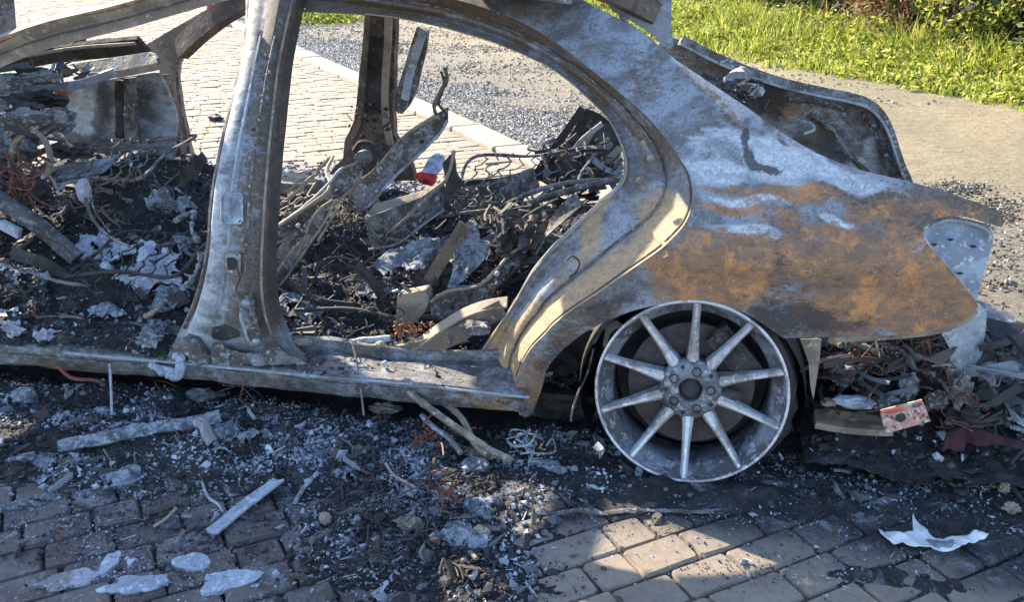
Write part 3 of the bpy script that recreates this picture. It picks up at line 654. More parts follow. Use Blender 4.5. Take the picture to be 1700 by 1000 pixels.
# ---- rocker sill, extruded front to rear with dents
secs = [(.16, .235), (.145, .232), (.14, .20), (.06, .196), (.012, .20), (-.004, .195), (-.006, .176), (.004, .168), (.002, .135), (.012, .118), (.05, .112), (.055, .10)]
xs = np.linspace(-3.6, -.478, 90); cur = []
for j, (y, z) in enumerate(secs):
    c = []
    for x in xs:
        dz = .014*mn.noise(Vector((x*3, j*.2, 0)))+.008*mn.noise(Vector((x*11, j, 3))); up = .05*max(0, (x+.80)/.35)**2 if j < 3 else 0
        # near the front the torn sill sags
        c.append((x, y+.006*mn.noise(Vector((x*4, j*.3, 9))), z+dz-.018*max(0, -x-1.6)+up))
    cur.append(np.array(c))
SB_ = [(380, 618, 170, 8, .06, 'G', .75), (700, 650, 150, 7, .1, 'G', .6), (330, 640, 120, 8, .08, 'G', .4), (800, 660, 80, 20, .1, 'R', .6), (620, 640, 200, 14, .1, 'R', .4), (830, 610, 60, 25, 0, 'G', .4), (820, 685, 80, 8, 0, 'R', .7), (100, 620, 200, 20, .05, 'A', .8), (100, 620, 200, 20, .05, 'B', .45), (500, 655, 300, 12, .08, 'A', .45)]
panelpart('rocker_sill', loft(cur), SB_, (.04, .06, .46, .42))
part('sill_weld_seam', tube([(x, -.008, .187-.018*max(0, -x-1.6)+.012*mn.noise(Vector((x*3, .9, 0)))) for x in np.linspace(-2.0, -.46, 50)], .0045, 5, wob=.25), M_palemetal)
part('sill_end_cap', pplate([(862, 600), (905, 610), (898, 650), (884, 690), (868, 695), (858, 650)], lambda x, z: side(x, z)+.004, .06, .02), M_brownmetal)
# ---- middle pillar between the doors
PL = [(404, -75), (408, 0), (405, 60), (396, 110), (382, 170), (368, 225), (355, 285), (347, 340), (343, 400), (333, 455), (318, 505), (300, 545), (283, 580), (270, 603)]
PR = [(512, -75), (490, 0), (478, 50), (466, 110), (458, 175), (451, 240), (445, 310), (441, 370), (438, 430), (438, 480), (443, 520), (454, 555), (475, 585), (510, 603)]
def pf(x, z): return side(x, z)+.035
np_ = 70; L3 = np.array([PF(a, b, pf) for a, b in smooth(PL, np_)]); R3 = np.array([PF(a, b, pf) for a, b in smooth(PR, np_)]); cur = []
for t, dy in [(0, .10), (0, .02), (.0, .0), (.08, -.002), (.14, -.026), (.18, -.032), (.42, -.036), (.5, -.03), (.56, -.034), (.76, -.03), (.82, -.004), (.93, 0), (1, .004), (1, .03), (.98, .10)]:
    c = L3*(1-t)+R3*t
    for i in range(np_): c[i, 1] += dy*(1 if i < np_*.86 else max(.35, 1-(i-np_*.86)/14))+.003*mn.noise(Vector((c[i, 0]*14, t*5, c[i, 2]*14)))
    cur.append(c)
PBL = [(400, 150, 16, 160, .1, 'G', .85), (372, 330, 14, 110, .1, 'G', .9), (385, 300, 40, 40, 0, 'G', .6), (330, 570, 50, 40, 0, 'G', .65), (440, 60, 40, 40, 0, 'G', .45), (350, 470, 25, 60, .2, 'G', .5), (430, 560, 60, 30, 0, 'G', .5), (470, 80, 18, 80, .12, 'A', .8), (430, 350, 14, 160, .03, 'A', .65), (455, 250, 12, 180, .1, 'A', .85), (440, 420, 12, 60, 0, 'A', .6), (455, 180, 8, 150, .1, 'B', .5), (400, 520, 30, 40, 0, 'A', .4), (400, 500, 20, 30, 0, 'B', .3)]
Wp = weights(np.vstack(cur), PBL, (0, .30, .0, .25))
tw = {0: (0, 0, .3, .9), 1: (0, 0, .25, .95), 2: (0, .4, .1, .8), 3: (0, .68, .1, .3), 4: (0, .74, 0, .2), 5: (0, .62, 0, .3), 6: (0, .40, .1, .35), 7: (0, .55, .1, .3), 8: (0, .3, .1, .45), 9: (0, .2, .1, .6), 10: (0, .3, .2, .55), 11: (0, .1, .35, .7), 12: (0, 0, .4, .8), 13: (0, 0, .6, .7), 14: (0, 0, .6, .7)}
for r_ in range(len(cur)):
    for i in range(np_):
        k2 = min(1, max(0, (i/np_-.78)/.12)); Wp[r_*np_+i] = np.array(tw[r_])*(1-k2)+np.maximum(Wp[r_*np_+i], np.array(tw[r_])*.35)*k2
gp_ = loft(cur); o = part('middle_pillar', (gp_[0], gp_[1], Wp), M_panel, sm=True); md = o.modifiers.new('edges', 'EDGE_SPLIT'); md.split_angle = math.radians(38)
PIL = o
def pframe(cx, cy, w_, h_, r, mat, name, dy=-.004, fill=None):
    q = [PF(cx+a*w_/2, cy+b*h_/2, lambda x, z: side(x, z)+.035-.036+dy) for a, b in [(-.8, -1), (.8, -1), (1, -.8), (1, .8), (.8, 1), (-.8, 1), (-1, .8), (-1, -.8), (-.8, -1)]]
    part(name, tube(q, r, 5, caps=False), mat, PIL)
    if fill: part('recess_plate', pplate([(cx-w_/2, cy-h_/2), (cx+w_/2, cy-h_/2), (cx+w_/2, cy+h_/2), (cx-w_/2, cy+h_/2)], lambda x, z: side(x, z)-.0015+dy*.3, .002, .03), fill, PIL)
part('pillar_fold', tube([PF(a+6, b, lambda x, z: side(x, z)+.030) for a, b in PL[1:-2]], .006, 6, k=50, wob=.15), M_brownmetal, PIL)
part('pillar_fold', tube([PF(a-4, b, lambda x, z: side(x, z)+.030) for a, b in PR[1:-2]], .0045, 6, k=50, wob=.2), M_tanmetal, PIL)
part('pillar_bead', tube([PF(a*.62+c*.38, b, lambda x, z: side(x, z)+.0005) for (a, b), (c, d) in zip(PL[2:-3], PR[2:-3])], .005, 6, k=50, wob=.2), M_palemetal, PIL)
part('pillar_bead', tube([PF(a*.30+c*.70, b, lambda x, z: side(x, z)+.002) for (a, b), (c, d) in zip(PL[2:-4], PR[2:-4])], .004, 6, k=50, wob=.25), M_greymetal, PIL)
for (x, y) in [(441, 92), (447, 120), (435, 160), (420, 215), (415, 262), (400, 300), (402, 398), (372, 402), (358, 508), (372, 520)]:
    q = PF(x, y, lambda a, b: side(a, b)-.001); part('weld_spot', lathe([(0, -.001), (.0045, -.0015), (.006, .002)], 8, c=q), M_darkmetal if y % 2 else M_tanmetal, PIL)
part('slot_dark_plate', pplate([(352, 545), (372, 540), (392, 548), (400, 560), (372, 566), (350, 562)], lambda x, z: side(x, z)-.003, .002, .015, bump=.004), M_darkmetal, PIL)  # flat dark plate standing in for the shade inside an opening
pframe(385, 346, 34, 50, .0035, M_palemetal, 'opening_rim', fill=M_ash)
pframe(385, 438, 26, 36, .0035, M_tanmetal, 'opening_rim', fill=M_palemetal)
part('slot_dark_plate', pplate([(377, 428), (393, 428), (394, 448), (378, 449)], lambda x, z: side(x, z)-.007, .002, .02), M_black, PIL)  # raised black plate painting the dark inside the pillar opening
part('catch', tube([PF(a, b, lambda x, z: side(x, z)-.012) for a, b in [(392, 332), (388, 340), (382, 350), (384, 362)]], .004, 5, k=10), M_alu, PIL)
hf = lambda x, z: side(x, z)-.012
part('hinge', tube([PF(a, b, lambda x, z: side(x, z)-.006) for a, b in [(400, 518), (400, 530), (406, 545), (410, 560), (418, 572)]], .005, 6, k=16, wob=.1), M_palemetal, PIL)
part('hinge', pplate([(398, 496), (412, 490), (422, 500), (422, 520), (428, 540), (434, 562), (430, 574), (420, 574), (412, 556), (404, 536), (396, 516)], lambda x, z: side(x, z)-.008, .006, .012), M_greymetal, PIL)
for x, y in [(409, 503), (426, 567)]:
    q = PF(x, y, hf); part('hinge_bolt', lathe([(0, -.014), (.010, -.013), (.013, -.006), (.013, .004)], 12, c=q), M_alu, PIL, sm=True)
part('pillar_foot', pplate([(270, 604), (285, 575), (305, 560), (325, 566), (340, 590), (345, 606), (322, 607), (312, 590), (296, 592), (290, 606)], lambda x, z: -.012, .03, .010, jag=.0015, bump=.016, bs=16), M_greymetal, PIL)
part('foot_bracket', pplate([(352, 606), (350, 572), (362, 566), (378, 578), (400, 588), (430, 588), (446, 576), (462, 576), (485, 592), (510, 606)], lambda x, z: -.004, .004, .010, jag=.002, bump=.016, bs=14), M_greymetal, PIL)
# near windscreen pillar, running out of the picture at the upper left
c0 = [P(-220, 210, y=.20), P(-90, 130, y=.21), P(0, 85, y=.23), P(90, 52, y=.25), P(200, 25, y=.27), P(330, -12, y=.285), P(460, -45, y=.29)]
part('windscreen_pillar', band(c0, .085, .055, (0, -.25, 1), k=50, taper=.8, bow=-.012), M_tanmetal)
part('pillar_seam', tube([q+np.array([0, -.034, -.012]) for q in c0], .004, 5, k=40), M_brownmetal)
part('pillar_wire', tube([q+np.array([0, -.03, .02+.01*i % .02]) for i, q in enumerate(c0)], .003, 5, k=40), M_rust)
# roof cross bars and far roof rail (mostly above the picture)
def roofz(x, y): return 1.285+.075*(1-((y-.9)/.62)**2)-.05*((x+1.3)/.9)**2*(1 if x > -1.3 else .8)
def roofplate(px, name): 
    g, _n = plate2(px, lambda u, v: (u, v, roofz(u, v)+.006*mn.noise(Vector((u*6, v*6, 0)))), .06, .02, fdir=(0, 0, 1)); part(name, g, M_greymetal)
roofplate([(-2.20, .36), (-2.08, .34), (-2.08, 1.50), (-2.20, 1.49)], 'roof_front')
roofplate([(-.84, .335), (-.42, .38), (-.36, .9), (-.42, 1.44), (-.84, 1.50)], 'roof_rear')
roofplate([(-2.075, .34), (-.845, .335), (-.845, .44), (-2.075, .44)], 'roof_side')
roofplate([(-2.075, 1.38), (-.845, 1.38), (-.845, 1.51), (-2.075, 1.51)], 'roof_side')
# unseen raised hood, added to shade the cabin and the foreground
gb, _n = plate2([(.0, 0), (1.52, 0), (1.50, .3), (1.35, .72), (.9, .78), (.3, .74), (.04, .4)], lambda u, v: (-3.22+.22*v+.04*math.sin(u*2), u, .88+v*1.17), .07, .02, fdir=(-1, 0, 0)); part('added_shade_hood', gb, M_greymetal)
for yy in (.15, 1.35): part('added_shade_hood_strut', tube([(-3.6, yy, .6), (-3.2, yy, 1.2)], .012, 6), M_darkmetal)
# ---- far side of the shell
FY = 1.66
def farf(x, z): return FY-.45*max(0, z-.62)**1.3-.15*max(0, x)**2
part('far_roof_rail', band([PF(a, b, farf) for a, b in [(300, 82), (340, 45), (390, 10), (470, -25), (640, -45), (850, -50), (1000, -20), (1090, 22)]], .09, .05, (0, .3, 1), k=50), M_brownmetal)
part('far_windscreen_pillar', pplate([(236, 78), (262, 62), (300, 40), (345, 14), (400, -15), (420, 10), (372, 26), (330, 60), (300, 84), (290, 110), (290, 140), (298, 190), (308, 240), (322, 285), (330, 300), (300, 296), (282, 240), (272, 180), (268, 130), (262, 105), (240, 96)], lambda x, z: 1.66, .06, .03, bump=.01), M_tanmetal)
part('far_pillar_edge', tube([P(a, b, y=1.645) for a, b in [(372, 24), (332, 58), (303, 86), (294, 112), (296, 150), (305, 210), (322, 290)]], .009, 6, k=30), M_greymetal)
part('far_middle_pillar', pplate([(612, -10), (658, -10), (656, 60), (654, 120), (652, 180), (654, 225), (680, 262), (690, 300), (560, 300), (548, 285), (570, 262), (572, 232), (588, 200), (594, 140), (601, 80)], lambda x, z: farf(x, z), .05, .02,
     holes=[[(622, 150), (631, 150), (631, 172), (622, 172)], [(620, 212), (630, 208), (632, 228), (621, 232)], [(624, 40), (634, 40), (634, 54), (624, 54)], [(600, 200), (607, 198), (605, 212), (598, 214)], [(626, 96), (634, 96), (634, 112), (626, 112)]], bump=.014, bs=11), M_brownmetal)
part('pillar_plate', pplate([(612, 60), (646, 60), (644, 140), (640, 190), (608, 190), (608, 120)], lambda x, z: farf(x, z)-.012, .012, .02, holes=[[(622, 150), (631, 150), (631, 172), (622, 172)], [(626, 96), (634, 96), (634, 112), (626, 112)]], bump=.014, bs=11), M_darkmetal)
part('pillar_scraps', scatter(40, lambda i: chip(P(rs.uniform(575, 650), rs.uniform(170, 270), y=1.6), rs.uniform(.008, .022)), lambda i: pick(CW)), M_chip, kind='stuff')
part('pillar_flange', band([PF(a, b, lambda x, z: farf(x, z)-.03) for a, b in [(646, -10), (644, 70), (640, 130), (640, 190), (648, 240)]], .03, .02, (1, 0, 0), k=20), M_tanmetal)
part('pillar_flange', band([PF(a, b, lambda x, z: farf(x, z)-.03) for a, b in [(614, -10), (607, 80), (602, 150), (595, 205), (580, 240)]], .025, .02, (1, 0, 0), k=20), M_brownmetal)
part('belt_bracket', pplate([(692, 44), (712, 50), (708, 80), (700, 110), (692, 150), (680, 175), (664, 192), (654, 180), (655, 158), (668, 120), (680, 80)], 1.60, .02, .025, bump=.008), M_greymetal)
part('belt_bracket_strip', band([P(a, b, y=1.58) for a, b in [(704, 48), (692, 85), (680, 125), (672, 165)]], .035, .012, (1, 0, .2), k=14), M_palemetal)
part('belt_reel', lathe([(0, -.03), (.035, -.03), (.035, .02)], 14, c=P(604, 262, y=1.5)), M_alu, sm=True)
part('belt_spool', tube([P(588, 250, y=1.48), P(600, 236, y=1.48), P(622, 244, y=1.47), P(632, 266, y=1.46), P(618, 290, y=1.45)], .012, 7, k=20), M_darkmetal)
g = pplate([(1010, -30), (1116, -30), (1114, 40), (1118, 82), (1100, 76), (1082, 56), (1062, 44), (1040, 30), (1010, 15)], 1.45, .02, .03, holes=[[(1026, 22), (1038, 26), (1042, 38), (1030, 34)], [(1070, 44), (1082, 50), (1086, 58), (1074, 54)]], bump=.01)
part('far_rear_pillar', g, M_palemetal)
# far sill, floor, underbody
part('far_sill', band([(-3.4, 1.66, .19), (-2, 1.67, .20), (-1, 1.67, .20), (-.3, 1.66, .24)], .16, .10, (0, 0, 1), k=30), M_greymetal)
part('floor_pan', box((-1.75, .88, .12), (3.5, 1.5, .02)), M_black)
part('underbody', box((-1.2, .88, .05), (4.0, 1.3, .10)), M_black)
# far quarter panel, seen from inside through the missing boot lid
FQ = [(1100, 60), (1130, 66), (1180, 92), (1240, 118), (1300, 138), (1360, 152), (1410, 162), (1440, 172), (1460, 190), (1474, 215), (1484, 245), (1494, 275), (1505, 300), (1520, 345), (1500, 420), (1400, 470), (1250, 430), (1150, 350), (1080, 250), (1040, 150)]
g = pplate(FQ, lambda x, z: FY-.25*max(0, z-.72)-.18*max(0, x-.3)**2, .02, .03, holes=[[(1384, 208), (1389, 206), (1412, 218), (1410, 227), (1387, 221)], [(1338, 178), (1352, 180), (1350, 190), (1337, 188)], [(1428, 200), (1440, 204), (1438, 214), (1428, 211)], [(1420, 262), (1436, 264), (1434, 274), (1421, 272)]], bump=.04, bs=7)
FQV = (g[0], g[1]); W = weights(g[0], [(1290, 185, 45, 18, .4, 'R', .8), (1330, 195, 30, 20, .3, 'G', .5), (1445, 225, 12, 30, .5, 'B', .7), (1250, 170, 60, 30, 0, 'B', .9), (1380, 250, 70, 16, .5, 'B', .6), (1360, 225, 40, 20, 0, 'A', .7), (1440, 280, 40, 26, 0, 'G', .8), (1400, 200, 40, 14, .3, 'G', .6), (1460, 250, 16, 40, 0, 'G', .6), (1470, 290, 20, 14, 0, 'B', .5)], (0, .34, .12, .5))
part('far_quarter_panel', (g[0], g[1], W), M_panel, sm=True)
rim_ = [PF(a, b, lambda x, z: FY-.04-.25*max(0, z-.72)-.18*max(0, x-.3)**2) for a, b in FQ[1:14]]
part('far_quarter_rim', band(rim_, .05, .03, (0, -1, .4), k=50, bow=.008), M_greymetal)
part('far_quarter_seam', tube([q+np.array([0, -.035, -.012]) for q in rim_], .006, 5, k=50), M_palemetal)
for x, y in [(1452, 208), (1402, 190), (1472, 258)]:
    part('clip_stud', lump(PF(x, y, lambda a, b: FY-.05-.18*max(0, a-.3)**2), (.013, .01, .010), .5, n=1), M_alu)
for pts in ([(1345, 190), (1380, 214), (1405, 250), (1440, 288)], [(1430, 185), (1450, 215), (1462, 250), (1470, 292)], [(1310, 165), (1350, 168), (1400, 180)]):
    part('pressed_rib', tube([PF(a, b, lambda x, z: FY-.012-.25*max(0, z-.72)-.18*max(0, x-.3)**2) for a, b in pts], .012, 6, k=20, wob=.3), M_greymetal)
part('far_stay_rod', tube([P(1325, 200, y=1.5), P(1345, 205, y=1.48), P(1352, 215, y=1.45), P(1335, 222, y=1.42)], .006, 5, k=14), M_palemetal)
# trunk floor, wheel houses and bulkhead
part('trunk_floor', box((.25, .9, .30), (1.1, 1.3, .02)), M_black)
part('rear_bulkhead', pplate([(1020, 330), (1200, 180), (1280, 260), (1240, 420), (1100, 470), (1000, 430)], .75, .02, .05, bump=.03), M_black)
part('rear_wall', box((.72, .95, .36), (.02, 1.35, .26), (0, .1, 0)), M_darkmetal)
part('wheel_house', join([lathe([(.315, .02), (.325, .10), (.31, .32)], 40, c=(0, 0, .22), r0=-.35, r1=math.pi+.5, closed=False), box((0, .36, .27), (.72, .02, .62))]), M_black)
part('wheel_house_lining', pplate([(885, 640), (905, 560), (1000, 545), (985, 620), (995, 700), (930, 745), (880, 700)], .20, .05, .03, bump=.04, bs=9), M_black)
part('axle_arm', tube([(0, .25, .25), (-.2, .5, .20), (-.5, .8, .16)], .03, 8, k=8), M_darkmetal)
part('brake_line', tube([P(a, b, y=.05) for a, b in [(985, 580), (975, 620), (955, 665), (948, 700)]], .004, 5, k=10), M_greymetal)
part('arch_bracket', pplate([(1005, 545), (1022, 532), (1035, 540), (1030, 560), (1015, 575), (1000, 580)], .06, .01, .012, bump=.02, bs=30), M_tanmetal)
part('arch_bracket', tube([P(985, 570, y=.05), P(1000, 545, y=.05), P(1012, 532, y=.05)], .004, 5), M_palemetal)
# ---- the rear wheel
WR = .265
WHL = bpy.data.objects.new('wheel', None); COL.objects.link(WHL); WHL.parent = CAR
CARO = np.array(CAR.location); WHL.location = np.array([0, -.03, WR*.99])-CARO; WHL.rotation_euler = (math.radians(-9.0), 0, 0); ORIG[WHL] = np.zeros(3)
ringp = [(WR-.009, -.012), (WR-.004, -.014), (WR, -.008), (WR, .006), (WR-.006, .012), (WR-.008, .05), (WR-.035, .09), (WR-.035, .15), (WR-.005, .20), (WR, .215), (WR-.008, .215), (WR-.045, .16), (WR-.043, .09), (WR-.043, .05), (WR-.036, .03), (WR-.014, .008), (WR-.009, -.012)]
M_rim = burnt('sooty_alloy_rim', (.20, .22, .26), (.10, .095, .10), (.34, .36, .40), (.04, .037, .035), rough=.5, metal=.25, t=(.48, .56, .60), s=1.2, bump=.3)
part('rim', lathe(ringp, 96), M_rim, WHL, sm=True)
SPK = []
def spoke(a):
    """a tapering spoke with a raised ridge, dished towards the hub"""
    V = []; F = []; n = 14
    for i in range(n+1):
        t = i/n; r = .042+(WR-.052)*t*1.0; y = .030-.034*t**1.5-.004
        wd = .014*(1-t)**2+.0068+.003*t**3; rid = wd*.42
        dp = .034*(1-t)+.020
        for (s_, dy) in ((-wd*1.25, dp), (-wd*1.0, .009), (-rid, 0), (rid, 0), (wd*1.0, .009), (wd*1.25, dp)):
            V.append((r*math.cos(a)-s_*math.sin(a), y+dy, r*math.sin(a)+s_*math.cos(a)))
    for i in range(n):
        for j in range(5): F.append([i*6+j, i*6+j+1, (i+1)*6+j+1, (i+1)*6+j])
        F.append([i*6+5, i*6, (i+1)*6, (i+1)*6+5])
    F.append(list(range(6))[::-1]); F.append([n*6+j for j in range(6)]); return V, F
M_spoke = burnt('bright_scorched_alloy', (.58, .58, .61), (.34, .31, .29), (.74, .75, .78), (.06, .05, .045), rough=.4, metal=.35, t=(.52, .58, .62), s=1.3, bump=.35)
for i in range(10): part('spoke', spoke(math.radians(90+36*i)), M_spoke, WHL)
part('rim_lip', lathe([(WR-.0065, -.0130), (WR-.003, -.0160), (WR+.0008, -.0135), (WR+.001, -.006)], 96), M_spoke, WHL, sm=True)
hub = lathe([(.032, .035), (.033, .018), (.036, .014), (.060, .016), (.078, .020), (.088, .03), (.088, .06), (.03, .07)], 60)
part('hub', hub, M_rim, WHL, sm=True)
part('hub_cap', lathe([(0, .026), (.012, .024), (.024, .028), (.031, .034), (.032, .05)], 32), M_darkmetal, WHL, sm=True)
for ad in (148, 76, 4, -68, -140):
    a = math.radians(ad); part('bolt', lathe([(0, .018), (.007, .0175), (.0095, .020), (.0105, .0125), (.0135, .0125), (.014, .02)], 16, c=(.056*math.cos(a), 0, .056*math.sin(a))), M_black, WHL)
    a = math.radians(ad+36); part('spoke_hole', lathe([(0, .0), (.0052, .0), (.0055, .01)], 12, c=(.070*math.cos(a), .0125, .070*math.sin(a))), M_black, WHL)
part('brake_disc', lathe([(0, .10), (.085, .10), (.09, .085), (.178, .085), (.178, .115), (.09, .115)], 60), burnt('rusted_disc', (.085, .065, .058), (.055, .043, .04), (.13, .10, .095), t=(.5, .6, .62)), WHL, sm=False)
part('brake_caliper', join([box((.115, .085, .10), (.075, .07, .17), (0, -.75, 0), .08), lump((.09, .05, -.012), (.06, .02, .022), .15, n=2), lump((.075, .06, .15), (.03, .02, .03), .2, n=2)]), M_darkmetal, WHL)
part('barrel_back', lathe([(0, .2), (.15, .19), (WR-.045, .18)], 40), M_black, WHL)
# remains of the burnt tyre
tv, tf = lathe([(WR-.005, .03), (WR+.035, .035), (WR+.055, .07), (WR+.05, .17), (WR+.02, .21), (WR-.01, .2)], 90); tv = np.array(tv)
for i in range(len(tv)):
    x, y, z = tv[i]; a = math.atan2(z, x); r = math.hypot(x, z); ex = r-WR
    k_ = (.75 if math.cos(a-.15) > .3 else .12)+.3*mn.noise(Vector((x*20, y*20, z*20))); r = WR-.012+ex*max(0, k_)
    z2 = max(r*math.sin(a), -.262); tv[i] = (r*math.cos(a), y, z2)
part('tyre_remains', (tv, tf), M_black, WHL, sm=False)

# ---- front of the cabin: bulkhead, dash beam, cowl
gB = (pplate([(-80, 175), (20, 165), (90, 148), (150, 138), (190, 130), (265, 118), (280, 160), (296, 250), (280, 270), (240, 262), (140, 250), (60, 225), (-80, 215)], lambda x, z: 1.42+.25*(x+2.6)**2, .02, .025, bump=.05, bs=4,
     holes=[[(168, 160), (178, 160), (182, 178), (172, 182)], [(165, 192), (176, 192), (178, 218), (168, 216)], [(240, 140), (262, 142), (262, 152), (242, 152)], [(252, 196), (262, 198), (262, 214), (256, 216)]]))
panelpart('bulkhead', gB, [(60, 200, 120, 60, .1, 'G', .8), (110, 190, 70, 50, 0, 'G', 1.0), (95, 155, 22, 14, .1, 'R', .8), (40, 165, 60, 14, 0, 'A', .8), (175, 185, 26, 60, 0, 'B', .8), (150, 240, 90, 18, .1, 'B', .9), (240, 180, 40, 60, 0, 'B', .6), (0, 215, 60, 24, 0, 'B', .7), (215, 200, 22, 50, 0, 'G', .5)], (0, .45, .0, .35))
part('bulkhead_stain', pplate([(88, 150), (108, 146), (106, 160), (96, 170), (84, 172)], lambda x, z: 1.40+.25*(x+2.6)**2, .004, .02, bump=.03, bs=9), M_rust)
part('bulkhead_panel', pplate([(205, 130), (225, 128), (226, 240), (206, 238)], 1.36, .015, .03, bump=.02), M_greymetal)
part('bulkhead_panel', pplate([(186, 134), (204, 132), (205, 238), (190, 230), (196, 190)], 1.37, .01, .03, bump=.03), M_darkmetal)
gB = (pplate([(232, 128), (284, 122), (292, 180), (300, 262), (262, 252), (232, 242)], 1.52, .01, .03, bump=.03, holes=[[(240, 138), (262, 140), (262, 152), (242, 152)], [(266, 150), (276, 150), (276, 168), (268, 170)]]))
panelpart('kick_panel', gB, [(250, 145, 24, 14, 0, 'B', .9), (270, 215, 26, 40, 0, 'B', .9), (240, 210, 22, 30, 0, 'G', .9), (262, 175, 18, 22, 0, 'R', .3), (290, 240, 30, 30, 0, 'B', .6)], (0, .2, .3, .6))
part('kick_bracket', tube([P(a, b, y=1.48) for a, b in [(246, 170), (256, 164), (266, 168), (266, 180), (252, 182), (246, 172)]], .006, 5, k=20), M_tanmetal)
part('kick_patch', pplate([(230, 196), (244, 194), (258, 222), (262, 242), (240, 246)], 1.49, .004, .02, bump=.02), M_ash)
part('dash_beam', pplate([(118, 106), (250, 86), (266, 100), (262, 110), (158, 128), (140, 124)], lambda x, z: 1.15+1.2*(z-.9), .02, .03, bump=.012), M_greymetal)
part('dash_beam_lip', band([P(a, b, y=1.13) for a, b in [(148, 127), (200, 122), (262, 110)]], .03, .012, (0, 0, 1), k=14), M_tanmetal)
part('cowl', band([P(a, b, y=1.35) for a, b in [(-120, 118), (0, 105), (70, 92), (140, 84), (240, 74)]], .10, .02, (0, -.7, .7), k=20), M_darkmetal)
part('cowl_lip', tube([P(a, b, y=1.30) for a, b in [(-120, 112), (20, 96), (120, 80), (225, 72)]], .008, 6, k=20), M_tanmetal)
part('wiper_stub', box(P(124, 62, y=1.5), (.09, .03, .09), (0, .2, 0), .1), M_black)
part('wiper_arm', tube([P(84, 66, y=1.5), P(100, 56, y=1.5), P(118, 50, y=1.5)], .012, 6), M_palemetal)
part('dash_duct', join([lump(P(30, 140, y=1.05), (.17, .06, .045), .25, n=3), lump(P(75, 128, y=1.0), (.07, .05, .03), .3, n=2)]), M_greymetal)
part('dash_rail', band([P(a, b, y=1.0) for a, b in [(-100, 175), (0, 165), (60, 148), (130, 140), (190, 120)]], .035, .012, (0, -.3, 1), k=24), M_alu)
part('steering_column', join([lump(P(40, 205, y=.62), (.10, .07, .05), .35, n=3, seed=2), lump(P(88, 195, y=.7), (.06, .04, .03), .4, n=2, seed=5)]), M_greymetal)
part('steering_wheel_rim', tube([P(a, b, y=.58) for a, b in [(18, 285), (22, 245), (40, 222), (62, 222), (78, 240), (84, 268), (76, 290)]], .012, 7, k=26), M_tanmetal)
part('brace_rod', tube([P(82, 215, y=.8), P(112, 238, y=.85), P(146, 264, y=.9)], .008, 6), M_wood)
part('tunnel_plate', pplate([(70, 282), (110, 272), (190, 262), (178, 285), (120, 302), (92, 310)], lambda x, z: .95+1.5*(z-.55), .01, .03, bump=.02), M_ash)
part('seat_rail', tube([P(62, 282, y=.6), P(84, 296, y=.6), P(97, 314, y=.6), P(110, 304, y=.62), P(148, 298, y=.65)], .007, 6, k=26), M_alu)
part('console_pipe', tube([P(-20, 320, y=.42), P(60, 372, y=.42), P(128, 430, y=.42)], .032, 10, k=14, wob=.05), burnt('sooty_pipe', (.09, .085, .09), (.05, .045, .045), (.2, .19, .19)))
part('console_lump', lump(P(140, 318, y=.5), (.024, .03, .05), .2, n=2), M_palemetal)
part('pedal', box(P(18, 380, y=.35), (.07, .02, .035), (0, .5, .1), .1), M_ash)
part('cable_pair', join([tube([P(142, 328, y=.45), P(152, 360, y=.42), P(178, 390, y=.42), P(215, 410, y=.4)], .006, 5, k=20), tube([P(150, 315, y=.45), P(157, 350, y=.42), P(182, 385, y=.42)], .003, 5, k=16)]), M_greymetal)

# ---- the burnt filling of the cabin: an uneven heap
def heapz(x, y):
    z = .16+.04*fbm(x, y, 0, 5, 3.2)+.03*fbm(x, y, 5, 4, 12)+.07*(1/(1+math.exp((x+1.7)*6)))*min(1, max(0, y-.15)*4)
    z += .30*math.exp(-((x+2.35)/.33)**2-((y-1.10)/.28)**2)      # far front seat
    z += .17*math.exp(-((x+1.95)/.30)**2-((y-.45)/.28)**2)       # near front seat
    z += .22*math.exp(-((x+2.9)/.4)**2-((y-.6)/.4)**2)
    z += .16*math.exp(-((x+.65)/.35)**2-((y-1.0)/.45)**2)        # rear bench
    z += .13*math.exp(-((x+1.45)/.25)**2-((y-1.35)/.3)**2)
    z += .17*math.exp(-((x+2.75)/.55)**2-((y-1.5)/.3)**2)+.08*math.exp(-((y-1.6)/.14)**2)
    return z
def heap(x0, x1, y0, y1, st, zf, edge=None):
    nx = int((x1-x0)/st)+1; ny = int((y1-y0)/st)+1; V = []
    for i in range(nx):
        for j in range(ny):
            x = x0+(x1-x0)*i/(nx-1); y = y0+(y1-y0)*j/(ny-1); V.append((x, y, zf(x, y)))
    return V, [[i*ny+j, (i+1)*ny+j, (i+1)*ny+j+1, i*ny+j+1] for i in range(nx-1) for j in range(ny-1)]
part('burnt_interior', heap(-3.4, -.12, .145, 1.62, .019, heapz), M_debris, kind='stuff')
def gi(i):
    x = rs.uniform(-3.3, -.2); y = .15+1.45*rs.rand()**1.25
    return chip((x, y, heapz(x, y)+rs.uniform(-.002, .012)), rs.uniform(.004, .012)*(1 if rs.rand() < .85 else 2.2))
CWI = np.array([10, 8, 3.5, 1.6, 1.2, .7, .4, .3]); CWI /= CWI.sum()
part('burnt_fragments', scatter(15000, gi, lambda i: pick(CWI)), M_chip, kind='stuff')
